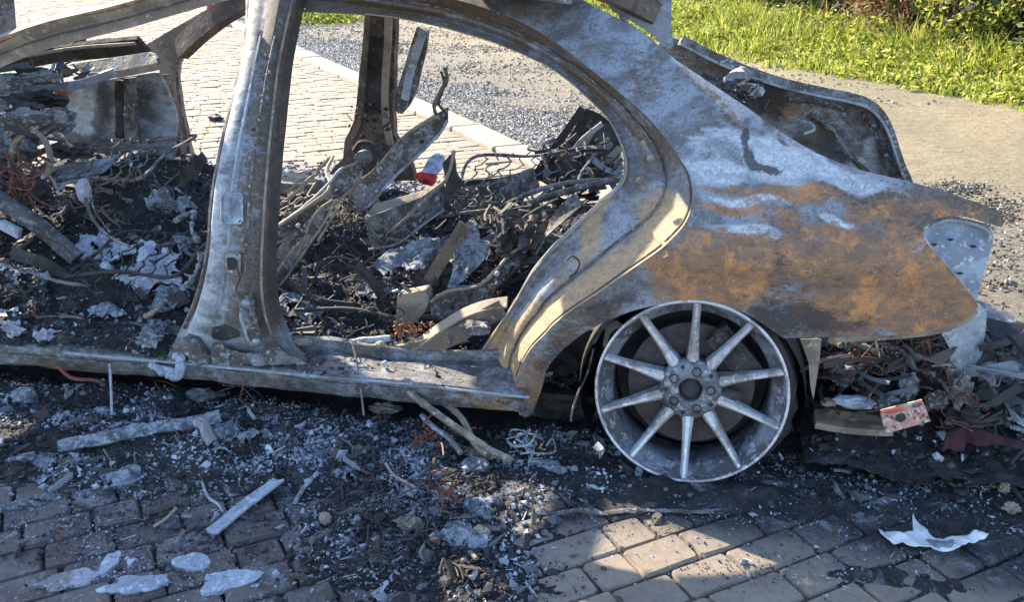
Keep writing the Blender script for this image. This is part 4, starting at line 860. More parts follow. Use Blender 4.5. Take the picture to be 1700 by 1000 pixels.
# pale crumpled foil and ash sheets on the heap
def crumple(px, y, dz, step=.009, bump=.035, slope=0.0, mat=None, name='ash_sheet', parent=CAR, jag=.004):
    f = (lambda x, z: y+slope*(z-dz)) if slope else y
    gg = pplate(px, f, .003, step, bump=bump, bs=26, jag=jag); VV = np.array(gg[0])
    FF = [q for q in gg[1] if fbm(*(VV[q].mean(0)), 3, 17) < .22]
    return obj(name, (VV, FF), mat or M_crust, parent)
for (x, y, d) in [(75, 555, .16), (90, 565, .14), (32, 575, .14), (245, 560, .13), (222, 590, .12), (232, 575, .12), (262, 545, .15)]:
    part('melted_lump', lump(P(x, y, y=d), (.035, .02, .03), .75, n=3, seed=x, bs=12), M_crust if x != 245 else M_palemetal)
part('torn_trim', tube([P(272, 500, y=.2), P(262, 512, y=.17), P(246, 524, y=.15), P(240, 524, y=.15)], .009, 6, k=14, wob=.3), M_tanmetal)
part('cross_member', band([P(170, 560, y=.17), P(230, 530, y=.22), P(310, 490, y=.3)], .05, .03, (0, .3, 1)), M_darkmetal)
part('torn_trim', tube([P(292, 366, y=.3), P(306, 358, y=.28), P(322, 352, y=.28), P(318, 380, y=.25), P(328, 400, y=.2)], .008, 6, k=26, wob=.7), M_crust)
part('torn_trim', tube([P(302, 480, y=.1), P(318, 466, y=.08), P(330, 440, y=.06), P(334, 420, y=.06)], .008, 6, k=24, wob=.7), M_crust)
def onheap(px, py, up=.0):
    d = ray(px, py); t = .8
    while t < 8:
        q = CAM+d*t
        if q[1] > .15 and q[2] < heapz(q[0], q[1])+up: return q
        t += .006
    return P(px, py, z=.2)
def drape(px, lift=.016, mat=None, cut=.22, amp=.022):
    q = [onheap(a, b, lift)[:2] for a, b in px]
    (V, F), n0 = plate2(q, lambda u, v: (u, v, heapz(u, v)+lift+amp*abs(fbm(u, v, 8, 3, 16))), .009, .003, fdir=(0, 0, -1), jag=.004); V = np.array(V)
    F = [f for f in F if fbm(*V[f].mean(0), 3, 15) < cut]
    return part('ash_crust', (V, F), mat or M_crust)
drape([(165, 462), (180, 430), (205, 415), (240, 405), (262, 412), (300, 425), (290, 445), (318, 460), (300, 475), (262, 470), (240, 492), (205, 476)], .03, M_powder)
drape([(228, 505), (250, 492), (300, 476), (318, 490), (290, 510), (250, 516)], .02)
drape([(128, 400), (165, 390), (200, 398), (208, 420), (180, 438), (150, 432), (120, 415)], .02, M_powder)
drape([(284, 398), (296, 388), (318, 405), (325, 428), (300, 424)], .03)
drape([(0, 515), (25, 512), (40, 535), (12, 540), (-10, 530)], .02, M_powder)
drape([(100, 290), (160, 275), (200, 268), (185, 290), (130, 300)], .03)
drape([(120, 525), (170, 508), (210, 520), (190, 545), (150, 540)], .02)
drape([(20, 440), (70, 448), (90, 470), (50, 480), (10, 465)], .015)
drape([(590, 470), (640, 462), (670, 480), (630, 500), (590, 490)], .015)
drape([(460, 500), (520, 490), (560, 510), (520, 535), (470, 525)], .012)
drape([(240, 330), (300, 322), (330, 345), (300, 360), (250, 352)], .015)
# front seat frames: perforated side plates
def dots(t0, t1, n): return [t0+(t1-t0)*i/(n-1) for i in range(n)]
def holes_along(pts, n, r):
    out = []
    for q in resample(np.array(pts, float), n): out.append([(q[0]+r*math.cos(t), q[1]+r*math.sin(t)) for t in np.linspace(0, 6.28, 7)[:-1]])
    return out
part('seat_side_plate', pplate([(743, 178), (742, 205), (730, 222), (712, 240), (690, 262), (664, 285), (640, 310), (615, 340), (595, 350), (576, 346), (580, 328), (596, 305), (620, 285), (650, 250), (675, 222), (702, 205), (722, 190)], lambda x, z: 1.05+.5*(x+1.1), .012, .02, holes=holes_along([(668, 247), (645, 272), (600, 320)], 4, 3.2), bump=.02), M_greymetal)
part('seat_side_flange', tube([P(a, b, y=1.03) for a, b in [(722, 192), (676, 222), (650, 250), (618, 286), (590, 308), (576, 346)]], .007, 6, k=24), M_tanmetal)
part('headrest_prong', tube([P(a, b, y=1.1) for a, b in [(738, 112), (742, 130), (732, 152), (722, 172), (722, 185), (732, 205)]], .009, 6, k=20, wob=.25), M_brownmetal)
part('headrest_prong', tube([P(a, b, y=1.1) for a, b in [(732, 118), (738, 140), (728, 170), (738, 185), (742, 198)]], .006, 6, k=20, wob=.3), M_darkmetal)
part('seat_side_plate', pplate([(600, 285), (592, 305), (560, 335), (520, 368), (480, 395), (448, 408), (440, 395), (446, 384), (480, 362), (520, 330), (548, 302), (565, 280), (590, 270)], lambda x, z: .75+.5*(x+1.4), .012, .02, holes=holes_along([(520, 352), (500, 372), (470, 392)], 3, 3), bump=.02), M_greymetal)
part('seat_back_plate', pplate([(560, 330), (540, 370), (520, 400), (492, 440), (470, 470), (446, 488), (440, 460), (448, 430), (470, 402), (498, 380), (530, 345)], lambda x, z: .62+.3*(x+1.4), .008, .02, holes=holes_along([(525, 365), (505, 395), (480, 425), (462, 455)], 6, 3.5), bump=.03), M_greymetal)
for pts in ([(552, 332), (530, 348), (512, 375), (505, 402), (490, 430)], [(498, 402), (478, 425), (462, 450), (448, 470)], [(560, 345), (545, 372), (528, 400)]):
    part('seat_strap', tube([P(a, b, y=.55) for a, b in pts], .0055, 5, k=16, wob=.3), M_tanmetal)
part('seat_side_plate', pplate([(445, 385), (452, 400), (448, 470), (470, 440), (462, 410)], .7, .01, .02), M_darkmetal)
# scorched seat bits right of the pillar
part('seat_remnant', lump(P(485, 305, y=1.25), (.13, .10, .05), .4, n=3, seed=3), M_tanmetal)
part('seat_remnant', lump(P(472, 335, y=1.15), (.09, .08, .04), .5, n=3, seed=9), M_darkmetal)
part('seat_spring', join([tube([P(450+rnd.uniform(-10, 90), 330+rnd.uniform(-8, 40), y=1.0) for _ in range(4)], .004, 4, k=16) for _ in range(7)]), M_tanmetal)
# box-section beam with debris inside
bx = [P(612, 362, y=.78), P(735, 285, y=.92)]
part('channel_beam', pplate([(606, 362), (640, 350), (700, 328), (735, 302), (742, 330), (738, 348), (700, 375), (665, 402), (625, 414), (612, 400)], lambda x, z: .80+.8*(x+1.2), .012, .02, bump=.01), M_greymetal)
part('channel_top', pplate([(606, 362), (622, 338), (655, 330), (690, 322), (715, 312), (735, 302), (700, 330), (650, 350), (620, 366)], lambda x, z: 1.0+2.0*(z-.5), .01, .02, bump=.02), M_tanmetal)
part('channel_rim', tube([P(a, b, y=.78) for a, b in [(740, 300), (712, 326), (668, 368), (632, 392), (616, 380), (608, 358)]], .007, 6, k=26), M_tanmetal)
part('channel_bracket', pplate([(735, 270), (752, 252), (756, 285), (768, 310), (752, 320), (745, 350), (738, 345), (740, 310)], .95, .02, .02, bump=.03), M_darkmetal)
part('channel_bracket', tube([P(a, b, y=.95) for a, b in [(754, 250), (748, 280), (740, 300)]], .008, 5), M_tanmetal)
part('rear_crossbar', band([P(a, b, y=1.15) for a, b in [(756, 335), (800, 325), (840, 315), (890, 300)]], .10, .04, (0, .2, 1), k=10), M_greymetal)
part('rear_crossbar', band([P(a, b, y=1.25) for a, b in [(770, 310), (830, 305), (900, 288), (960, 275)]], .05, .04, (0, .2, 1), k=10), M_darkmetal)
part('bench_bar', tube([P(a, b, y=.8) for a, b in [(845, 372), (862, 348), (900, 330), (950, 315), (1000, 303), (1040, 296)]], .013, 8, k=30), M_greymetal)
part('bench_bar', tube([P(a, b, y=.85) for a, b in [(828, 345), (870, 325), (920, 308), (980, 300), (1040, 300)]], .009, 8, k=30), M_greymetal)
part('bench_bar', tube([P(a, b, y=.82) for a, b in [(832, 348), (828, 334), (838, 346), (846, 362), (835, 395), (828, 420)]], .005, 6, k=30), M_darkmetal)
# rear parcel area: perforated slats leaning by the far wheel house
part('seatback_edge', pplate([(962, 176), (972, 184), (940, 230), (912, 270), (892, 292), (884, 288), (905, 255), (935, 215)], 1.45, .02, .02), M_black)
part('seatback_plate', pplate([(972, 180), (1000, 190), (1030, 225), (1030, 300), (940, 320), (895, 300), (940, 235)], 1.48, .01, .03, bump=.03), M_darkmetal)
for k_, (a, b, c_, d, w_, m_) in enumerate([(912, 300, 985, 215, .035, M_tanmetal), (925, 310, 1015, 235, .045, M_greymetal), (905, 285, 960, 225, .03, M_darkmetal), (950, 312, 1030, 245, .03, M_tanmetal), (975, 312, 1032, 262, .03, M_greymetal), (935, 268, 1000, 205, .02, M_palemetal), (985, 300, 1034, 275, .025, M_tanmetal)]):
    q0, q1 = P(a, b, y=1.36), P(c_, d, y=1.40); part('parcel_slat', band([q0, (q0+q1)/2+rs.normal(0, .012, 3), q1], w_, .006, (.3, 0, 1), k=8, twist=rnd.uniform(-.3, .3)), m_)
    for t in (.3, .55, .8):
        if k_ % 2 == 0: part('rivet', lump(q0*(1-t)+q1*t+np.array([0, -.008, 0]), (.008, .004, .008), .1, n=1), M_black)
part('slat_loop', tube([P(a, b, y=1.25) for a, b in [(930, 312), (945, 300), (962, 290), (978, 288), (980, 296), (960, 302)]], .006, 5, k=24), M_palemetal)
# middle of the rear footwell
part('ashed_plate', pplate([(618, 440), (640, 420), (675, 405), (720, 398), (775, 395), (770, 412), (745, 425), (735, 440), (700, 448), (660, 445), (640, 450)], lambda x, z: .62+2.2*(z-.42), .008, .010, bump=.05, bs=22, jag=.004), M_crust)
part('ashed_plate', pplate([(690, 402), (750, 390), (790, 380), (780, 400), (730, 412)], lambda x, z: .75+1.5*(z-.42), .008, .010, bump=.05, bs=22, jag=.004), M_crust)
part('bent_bracket', pplate([(752, 420), (765, 385), (776, 370), (790, 376), (796, 400), (812, 410), (806, 430), (785, 450), (765, 470), (745, 480), (752, 450)], lambda x, z: .45+.6*(z-.4), .01, .010, bump=.05, bs=14, jag=.002), M_crust)
part('bent_bracket', band([P(a, b, y=.5) for a, b in [(772, 372), (758, 395), (735, 430), (712, 468)]], .045, .01, (.6, 0, .5), k=14), M_brownmetal)
part('side_brace', pplate([(712, 500), (745, 482), (800, 470), (848, 420), (880, 400), (870, 440), (820, 485), (780, 515), (745, 535), (718, 530)], lambda x, z: .38+.5*(x+.8), .015, .02, bump=.03, bs=7), M_greymetal)
part('seat_frame_box', pplate([(660, 490), (708, 482), (712, 498), (708, 515), (690, 535), (655, 555), (658, 520)], .34, .05, .02, bump=.012), M_tanmetal)
part('frame_clip', tube([P(a, b, y=.32) for a, b in [(668, 470), (674, 480), (682, 486)]], .007, 5), M_alu)
part('frame_clip', tube([P(a, b, y=.32) for a, b in [(652, 485), (660, 482), (668, 490)]], .005, 5), M_alu)
part('arched_strip', band([P(a, b, y=.17) for a, b in [(648, 585), (690, 572), (730, 545), (768, 522), (805, 508), (842, 502)]], .04, .008, (0, .8, .5), k=24), M_tanmetal)
part('arched_strip', band([P(a, b, y=.155) for a, b in [(645, 592), (700, 580), (760, 555), (800, 530), (835, 512)]], .055, .006, (0, .1, 1), k=24), M_brownmetal)
part('fallen_pipe', tube([P(570, 572, y=.17), P(605, 566, y=.17), P(648, 562, y=.18)], .012, 7, k=8, wob=.15), M_palemetal)
part('jamb_stone', lump(P(790, 545, y=.12), (.045, .03, .022), .35, n=3, seed=4), M_greymetal)
part('melted_lump', lump(P(880, 388, y=.55), (.05, .06, .05), .8, n=3, seed=44, bs=12), M_brownmetal)
part('melted_lump', lump(P(842, 400, y=.5), (.04, .04, .07), .5, n=3, seed=45), M_darkmetal)
part('melted_lump', lump(P(720, 455, y=.55), (.07, .06, .06), .5, n=3, seed=46), M_darkmetal)
part('rusty_flakes', scatter(70, lambda i: chip(P(rs.uniform(655, 720), rs.uniform(535, 560), y=.2), rs.uniform(.006, .014)), lambda i: (.3, .09, .04)), M_chip, kind='stuff')
# litter on the sill step
for (x, y, s_, m_) in [(560, 607, (.05, .02, .008), M_tanmetal), (592, 608, (.035, .015, .008), M_ash), (524, 600, (.018, .015, .012), M_brownmetal), (638, 605, (.009, .009, .012), M_ash), (630, 572, (.018, .014, .012), M_tanmetal), (505, 568, (.03, .02, .01), M_tanmetal)]:
    part('sill_litter', lump(P(x, y, y=.06), s_, .5, n=2, seed=x), m_)
part('crumpled_seal', tube([P(a, b, y=-.02) for a, b in [(248, 606), (262, 612), (280, 622), (296, 626), (300, 600), (288, 590)]], .014, 6, k=24, wob=.35), M_ash)
part('sill_clip', pplate([(254, 608), (296, 614), (302, 626), (262, 622)], -.02, .012, .02), M_ash)
# wires of the cabin
def wire(pts, y, r, mat, name='wire'):
    return part(name, tube([P(a, b, y=(y if not isinstance(y, (list, tuple)) else y[i])) for i, (a, b) in enumerate(pts)], r, 5, k=max(14, len(pts)*6)), mat)
wire([(60, 528), (90, 526), (130, 528), (150, 545), (152, 580), (150, 605)], .12, .005, M_brownmetal)
wire([(62, 592), (85, 580), (110, 594), (135, 598), (150, 590), (154, 612)], .10, .006, M_copper)
wire([(55, 520), (70, 538), (85, 550)], .14, .006, M_copper)
wire([(0, 438), (50, 452), (100, 468), (150, 475)], .25, .006, M_greymetal)
wire([(95, 608), (120, 628), (160, 632), (175, 640)], -.03, .006, M_copper)
wire([(10, 250), (22, 290), (18, 315), (32, 335)], .5, .005, M_copper)
wire([(30, 250), (40, 300), (60, 330), (90, 345)], .48, .005, M_copper)
wire([(437, 505), (446, 510), (452, 530), (446, 545)], .10, .010, M_copper)
wire([(390, 440), (398, 460), (392, 480), (398, 495)], -.05, .003, M_copper)
def tangle(cx, cy, w_, h_, y, n, r, mat, name='wire_tangle', sp=.06, parent=None):
    gs = []
    for _ in range(n):
        c = P(cx+rnd.uniform(-w_, w_), cy+rnd.uniform(-h_, h_), y=y+rnd.uniform(-.05, .05)); pts = [c]
        for _ in range(4): pts.append(pts[-1]+np.array([rnd.uniform(-sp, sp), rnd.uniform(-sp*.5, sp*.5), rnd.uniform(-sp, sp)*.8]))
        gs.append(tube(pts, r*rnd.uniform(.7, 1.3), 4, k=18))
    return part(name, join(gs), mat, parent, kind='stuff')
tangle(30, 300, 40, 40, .5, 26, .0026, M_copper)
tangle(560, 390, 60, 40, .75, 18, .0020, M_darkmetal)
tangle(560, 370, 40, 30, .8, 10, .0018, M_brownmetal)
tangle(120, 500, 130, 80, .25, 26, .003, M_darkmetal)
tangle(200, 330, 90, 40, .7, 16, .003, M_brownmetal)
tangle(560, 520, 110, 50, .25, 22, .0018, M_darkmetal)
tangle(640, 420, 60, 50, .6, 12, .003, M_brownmetal)
tangle(880, 390, 40, 30, .6, 14, .003, M_copper)
tangle(980, 280, 45, 30, 1.3, 12, .004, M_greymetal)
tangle(820, 340, 80, 30, 1.0, 18, .004, M_darkmetal)
tangle(1215, 160, 30, 18, 1.3, 16, .004, M_darkmetal)
part('boot_ash', join([lump(P(1225, 130, y=1.4), (.05, .04, .05), .5, n=2, seed=3), lump(P(1250, 150, y=1.4), (.04, .04, .03), .5, n=2, seed=8)]), M_palemetal)
# the red and white crumpled packet lying by the far sill
t = thing('crumpled_packet', 'small crumpled red and bluish white packet lying among the burnt seat frames', 'packet', tuple(P(705, 305, y=1.5)))
obj('red_end', pplate([(688, 290), (700, 285), (724, 292), (722, 306), (712, 308), (690, 298)], 1.5, .03, .02, bump=.03, bs=20), M_red, t)
obj('white_end', pplate([(700, 285), (712, 262), (724, 254), (736, 260), (734, 280), (724, 292)], 1.51, .03, .02, bump=.03, bs=20), M_bluewhite, t)

# ---- under the tail: charred well, wires, cross member
def tz(x, y): return .07+.13*math.exp(-((x-.55)/.32)**2-((y-.32)/.2)**2)+.035*fbm(x, y, 3, 5, 6)
part('burnt_tail_well', heap(.33, 1.5, -.02, 1.2, .018, lambda x, y: (tz(x, y)+.12*max(0, y-.2)*(1.3-x))*max(0, min(1, (1.5-x+.12*fbm(x, y, 0, 3, 4))*4, (1.2-y+.1*fbm(x, y, 9, 3, 4))*5))-.012), M_debris, kind='stuff')
part('tail_fragments', scatter(2600, lambda i: (lambda x, y: chip((x, y, tz(x, y)+.12*max(0, y-.2)*(1.3-x)+.004), rs.uniform(.004, .014)*(1 if rs.rand() < .85 else 2)))(rs.uniform(.34, 1.45), rs.uniform(0, 1.1)), lambda i: pick(CW)), M_chip, kind='stuff')
part('well_back', pplate([(1345, 555), (1570, 550), (1560, 680), (1350, 700)], .33, .01, .03, bump=.03), M_black)
part('hanging_strip', pplate([(1328, 563), (1364, 562), (1360, 600), (1354, 640), (1350, 664), (1345, 640), (1342, 600)], .05, .004, .015, bump=.008), M_tanmetal)
part('cross_rail', band([P(a, b, y=.10) for a, b in [(1352, 700), (1400, 708), (1450, 712), (1480, 712)]], .02, .05, (0, 0, 1), k=10), M_tanmetal)
part('cross_rail', band([P(a, b, y=.14) for a, b in [(1350, 686), (1400, 692), (1470, 700), (1500, 690)]], .05, .03, (0, 0, 1), k=10), M_brownmetal)
part('melted_bar', lump(P(1418, 668, y=.08), (.055, .025, .018), .2, n=3, seed=6), M_ash)
part('melted_bar', lump(P(1375, 668, y=.10), (.022, .02, .012), .3, n=2, seed=8), M_tanmetal)
for (x, y, d, s_) in [(1415, 600, .2, (.05, .03, .02)), (1400, 620, .16, (.035, .03, .035)), (1510, 640, .14, (.025, .02, .04)), (1555, 665, .12, (.03, .02, .025)), (1470, 670, .1, (.035, .02, .02)), (1595, 650, .1, (.025, .02, .05)), (1500, 600, .25, (.05, .02, .03))]:
    part('melted_lump', lump(P(x, y, y=d), s_, .5, n=3, seed=x), rnd.choice([M_palemetal, M_alu, M_greymetal]))
tangle(1410, 610, 35, 22, .17, 30, .002, M_copper, sp=.04)
tangle(1500, 590, 60, 25, .2, 26, .002, M_brownmetal)
tangle(1590, 680, 20, 40, .08, 12, .002, M_copper, sp=.04)
wire([(1455, 570), (1452, 590), (1440, 615), (1420, 632)], .18, .003, M_tanmetal)
wire([(1530, 570), (1535, 600), (1520, 620), (1510, 640)], .16, .0035, M_copper)
wire([(1540, 568), (1550, 600), (1570, 612), (1600, 640), (1606, 680)], .12, .0035, M_copper)
part('tail_box', pplate([(1508, 560), (1545, 556), (1548, 585), (1520, 592), (1505, 580)], .25, .06, .02), M_brownmetal)
# bumper bracket under the lamp
part('bumper_bracket', pplate([(1562, 552), (1600, 536), (1628, 508), (1640, 520), (1636, 555), (1632, 590), (1612, 612), (1590, 612), (1578, 640), (1572, 620), (1580, 585), (1570, 566)], lambda x, z: side(x, z)+.03+.3*(x-.7), .02, .015, bump=.012), M_palemetal)
part('bumper_bracket', pplate([(1596, 596), (1632, 574), (1660, 578), (1656, 640), (1640, 648), (1605, 640)], .22, .08, .02, bump=.01), M_greymetal)
part('bumper_bracket', pplate([(1650, 600), (1690, 612), (1684, 640), (1666, 658), (1650, 640)], .3, .05, .02), M_tanmetal)
part('bumper_shard', pplate([(1618, 500), (1640, 506), (1690, 528), (1680, 536), (1650, 530), (1628, 524)], lambda x, z: .3+1.2*(z-.5), .008, .02, bump=.02), M_alu)
part('bumper_shard', pplate([(1636, 530), (1720, 540), (1760, 600), (1700, 600), (1650, 570)], lambda x, z: .35+2*(z-.4), .01, .02, bump=.03), M_black)
part('bumper_shard', pplate([(1640, 555), (1668, 548), (1690, 560), (1684, 585), (1660, 590)], .34, .01, .015, bump=.05, bs=16, jag=.003), M_ash)
part('bumper_shard', pplate([(1668, 640), (1720, 636), (1740, 690), (1700, 680)], lambda x, z: .2+1.2*(z-.25), .008, .02, bump=.02), M_alu)
part('bumper_shard', pplate([(1660, 660), (1690, 690), (1710, 715), (1690, 705)], lambda x, z: .15+1.2*(z-.2), .008, .02), M_palemetal)

# ================================================================== DEBRIS ON THE GROUND
def gblob(px, py, rx, ry, a=0):     # centre on the ground with radii in metres
    c = P(px, py, z=0); return (c[0], c[1], rx, ry, a)
HB = [(gblob(1010, 800, .45, .10, 0), .03), (gblob(1350, 830, .45, .10, 0), .026), (gblob(1640, 860, .30, .16, 0), .028), (gblob(1500, 960, .25, .05, 0), .018), (gblob(300, 690, 1.1, .14, 0), .05), (gblob(250, 720, .9, .22, -.05), .050), (gblob(620, 760, .45, .20, 0), .045), (gblob(700, 880, .30, .22, 0), .045), (gblob(760, 950, .22, .15, 0), .035), (gblob(1450, 740, .45, .12, .1), .035), (gblob(1640, 740, .3, .2, 0), .04), (gblob(950, 740, .25, .14, 0), .022), (gblob(60, 760, .4, .14, 0), .03)]
def gmask(x, y):
    m = 0
    for (cx, cy, rx, ry, a), h in HB:
        u = (x-cx)*math.cos(a)+(y-cy)*math.sin(a); v = -(x-cx)*math.sin(a)+(y-cy)*math.cos(a); m = max(m, h*math.exp(-(u/rx)**2-(v/ry)**2))
    return m
def gz(x, y):
    m = gmask(x, y); e = .010+.35*max(0, y+.15)*.10
    return m*(1+.55*fbm(x, y, 0, 4, 7))+(.012*fbm(x, y, 2, 5, 14) if m > .012 else .006*fbm(x, y, 2, 5, 14))-.0145+(.012 if y > -.02 else 0)
hp = heap(-3.2, 1.7, -1.0, .9, .0135, gz)
V = np.array(hp[0]); keep = [f for f in hp[1] if max(V[i][2] for i in f) > -.006]
o = obj('charred_debris', (V, keep), M_debris, kind='stuff')
FB = [(gblob(1530, 745, .26, .07), 3200, .007), (gblob(1660, 720, .12, .08), 1200, .009), (gblob(1400, 730, .12, .05), 900, .006), (gblob(200, 710, .75, .13), 9500, .0075), (gblob(60, 770, .3, .07), 1600, .009), (gblob(640, 770, .35, .13), 8000, .008), (gblob(690, 880, .22, .16), 2600, .008), (gblob(760, 960, .16, .12), 1100, .008), (gblob(950, 740, .22, .09), 900, .007), (gblob(1050, 820, .4, .10), 700, .004), (gblob(1450, 780, .25, .08), 3000, .0055), (gblob(1560, 800, .40, .12), 1500, .005), (gblob(1400, 910, .40, .10), 1100, .0042), (gblob(1650, 760, .2, .12), 1000, .009), (gblob(400, 900, .45, .18), 2600, .005), (gblob(120, 860, .35, .12), 1800, .006), (gblob(250, 950, .4, .08), 700, .005), (gblob(1150, 920, .35, .06), 260, .0055), (gblob(880, 940, .12, .06), 200, .005), (gblob(1650, 900, .25, .1), 500, .005), (gblob(1300, 960, .2, .06), 300, .005)]
V = []; F = []; C = []; m_ = 0
for (cx, cy, rx, ry, a), n, r in FB:
    for i in range(n):
        x = cx+rs.normal(0, rx*.75); y = cy+rs.normal(0, ry*.75)
        if y > .12: continue
        k_ = r*.50*math.exp(rs.normal(0, .62)); v, f = chip((x, y, max(gz(x, y), 0)+rs.uniform(0, .006)), k_)
        V.append(v); F += [[q+m_ for q in w_] for w_ in f]; m_ += len(v); C += [pick_at(x, y, .27)]*len(v)
obj('ash_fragments', (np.vstack(V), F, np.array(C)), M_chip, kind='stuff')
# pale melted puddles lying on the paving (each an irregular flat skin of ash)
def puddle(px, py, rx, ry, a, mat, name, label, cat, h=.003, jag=.35, group=None):
    c = P(px, py, z=0); n = 22; pr = []; sd = rnd.uniform(0, 99)
    for i in range(n):
        t = 2*math.pi*i/n; r = 1+jag*mn.noise(Vector((math.cos(t)*1.6+sd, math.sin(t)*1.6, 0)))*1.6; x, y = rx*r*math.cos(t), ry*r*math.sin(t)
        pr.append((c[0]+x*math.cos(a)-y*math.sin(a), c[1]+x*math.sin(a)+y*math.cos(a)))
    (V, F), n0 = plate2(pr, lambda u, v: (u, v, 0), .007, 0, fdir=(0, 0, 1)); V = np.array(V); Pr = np.array(pr)
    for i in range(len(V)):
        d = min(np.min(np.hypot(Pr[:, 0]-V[i, 0], Pr[:, 1]-V[i, 1])), .03)/.03
        top = max(gz(V[i, 0], V[i, 1]), 0)+.004+h*d+h*.9*fbm(V[i, 0], V[i, 1], 0, 3, 32)+.003; V[i, 2] = top if i < n0 else -.004
    F = [q for q in F if not (fbm(V[q][:, 0].mean(), V[q][:, 1].mean(), sd, 3, 30) > (.42 if h > .004 else .75))]
    o = obj(name, (V, F), mat, own=True); tag(o, label, cat, group); return o
puddle(320, 938, .042, .035, .3, M_powder, 'ash_patch', 'small round pale ash patch on the pavers near the bottom left', 'ash patch')
puddle(380, 968, .075, .035, .5, M_powder, 'ash_patch', 'pale bluish ash patch at the bottom edge, right of the small round one', 'ash patch')
puddle(225, 972, .075, .028, .4, M_powder, 'ash_patch', 'long pale ash patch at the bottom edge of the paving, second from the left', 'ash patch')
puddle(185, 935, .02, .042, .2, M_powder, 'ash_patch', 'narrow pale ash streak on a lower left paver', 'ash patch', h=.001)
puddle(120, 965, .07, .03, .5, burnt('thin_ash', (.3, .32, .36), (.17, .17, .18), (.4, .42, .45)), 'ash_patch', 'greyish thin ash patch nearest the bottom left corner', 'ash patch', h=.002)
puddle(90, 770, .11, .032, .2, M_crust, 'melted_sheet', 'broad whitish melted sheet under the long pale strip at the left edge', 'melted metal', h=.01)
puddle(205, 797, .055, .038, .2, M_crust, 'melted_sheet', 'heart shaped pale melted lump above the bare pavers at the left', 'melted metal', h=.014, jag=.5)
puddle(30, 840, .12, .02, .6, M_crust, 'melted_sheet', 'thin grey melted strip on the pavers at the left edge', 'melted metal', h=.006)
puddle(800, 850, .05, .045, .5, M_crust, 'melted_sheet', 'jagged pale bluish melted piece in the middle of the debris heap', 'melted metal', h=.022, jag=.6)
puddle(770, 905, .06, .035, .2, M_crust, 'melted_sheet', 'bluish melted piece low in the debris heap near the bottom edge', 'melted metal', h=.018, jag=.6)
puddle(400, 740, .09, .04, .1, M_crust, 'melted_sheet', 'grey blue crumbled sheet at the right end of the long pale strip', 'melted metal', h=.02, jag=.6)
puddle(575, 800, .035, .025, 0, M_crust, 'melted_sheet', 'small bluish ash lump left of the debris heap centre', 'melted metal', h=.015)
puddle(920, 780, .055, .018, -.3, M_crust, 'melted_sheet', 'flat grey scrap between the stick and the alloy wheel', 'melted metal', h=.01, jag=.5)
# single pieces one can pick out
def gband(name, pts, zs, w_, th, mat, label, cat, wdir=(0, 0, 1), k=16, **kw):
    q = [P(a, b, z=z) for (a, b), z in zip(pts, zs)]
    gg = band(q, w_, th, wdir, k=48, twist=rnd.uniform(-.3, .3), bow=.004, **kw); VV = np.array(gg[0])
    for i_ in range(len(VV)): VV[i_] += np.array([.004, .006, .006])*mn.noise(Vector(VV[i_]*16))+np.array([.002, .004, .002])*mn.noise(Vector(VV[i_]*60+5))
    o = obj(name, (VV, gg[1]), mat, own=True); tag(o, label, cat); return o
gband('metal_strip', [(95, 742), (170, 728), (250, 712), (320, 702), (365, 692)], [.04, .05, .055, .06, .065], .045, .006, M_crust, 'long pale ashed metal strip lying across the debris at the left', 'metal strip', wdir=(-.2, 1, .5))
gband('metal_strip', [(350, 885), (388, 853), (420, 828), (462, 797)], [.012, .016, .022, .03], .042, .006, M_powder, 'short straight pale metal strip sloping over the bare pavers at the lower left', 'metal strip', wdir=(1, .5, .1))
gband('metal_strip', [(328, 694), (340, 712), (354, 734)], [.09, .08, .06], .035, .004, M_alu, 'short bright metal tab standing at the right end of the long pale strip', 'metal strip', wdir=(1, .2, .3))
gband('metal_strip', [(1185, 850), (1090, 848), (1000, 850), (890, 853)][::-1], [.008]*4, .016, .004, M_greymetal, 'thin grey strip lying flat in front of the alloy wheel', 'metal strip', wdir=(0, 1, 0))
def gtube(name, pts, zs, r, mat, label, cat, k=24, wob=.12, n=7):
    o = obj(name, tube([P(a, b, z=z) for (a, b), z in zip(pts, zs)], r, n, k=k, wob=wob), mat, own=True); tag(o, label, cat); return o
gtube('stick', [(652, 628), (700, 668), (755, 708), (810, 745), (850, 766)], [.17, .14, .10, .06, .04], .011, M_wood, 'long pale scorched stick leaning from the sill down to the debris', 'stick')
gtube('twig', [(640, 770), (655, 790), (690, 810)], [.06, .05, .05], .004, M_tanmetal, 'thin brown twig below the leaning stick', 'twig')
gtube('bent_rod', [(808, 455+300), (790, 740), (770, 700), (752, 680), (735, 668)], [.05, .06, .09, .1, .1], .010, M_tanmetal, 'curved grey rod beside the pale leaning stick', 'rod')
gtube('bent_rod', [(700, 690), (720, 710), (745, 728), (765, 752)], [.08, .07, .06, .05], .009, M_alu, 'short bright rod left of the curved grey rod', 'rod')
gtube('twig', [(255, 875), (275, 862), (292, 845)], [.01, .014, .012], .004, M_tanmetal, 'forked pale twig on the bare pavers at the left', 'twig')
gtube('twig', [(335, 800), (345, 825), (362, 838), (370, 850)], [.02, .014, .012, .01], .004, M_palemetal, 'curved pale twig left of the short straight strip', 'twig')
gtube('twig', [(490, 835), (505, 810), (528, 785)], [.01, .014, .03], .006, M_palemetal, 'light grey twig right of the short straight strip', 'twig')
gtube('wire_end', [(585, 570), (592, 600), (598, 640), (604, 690)], [.26, .22, .16, .06], .0035, M_tanmetal, 'thin pale wire hanging down over the sill', 'wire')
gtube('wire_end', [(182, 605), (184, 640), (186, 690)], [.17, .12, .05], .004, M_palemetal, 'frayed pale wire hanging in front of the sill at the left', 'wire')
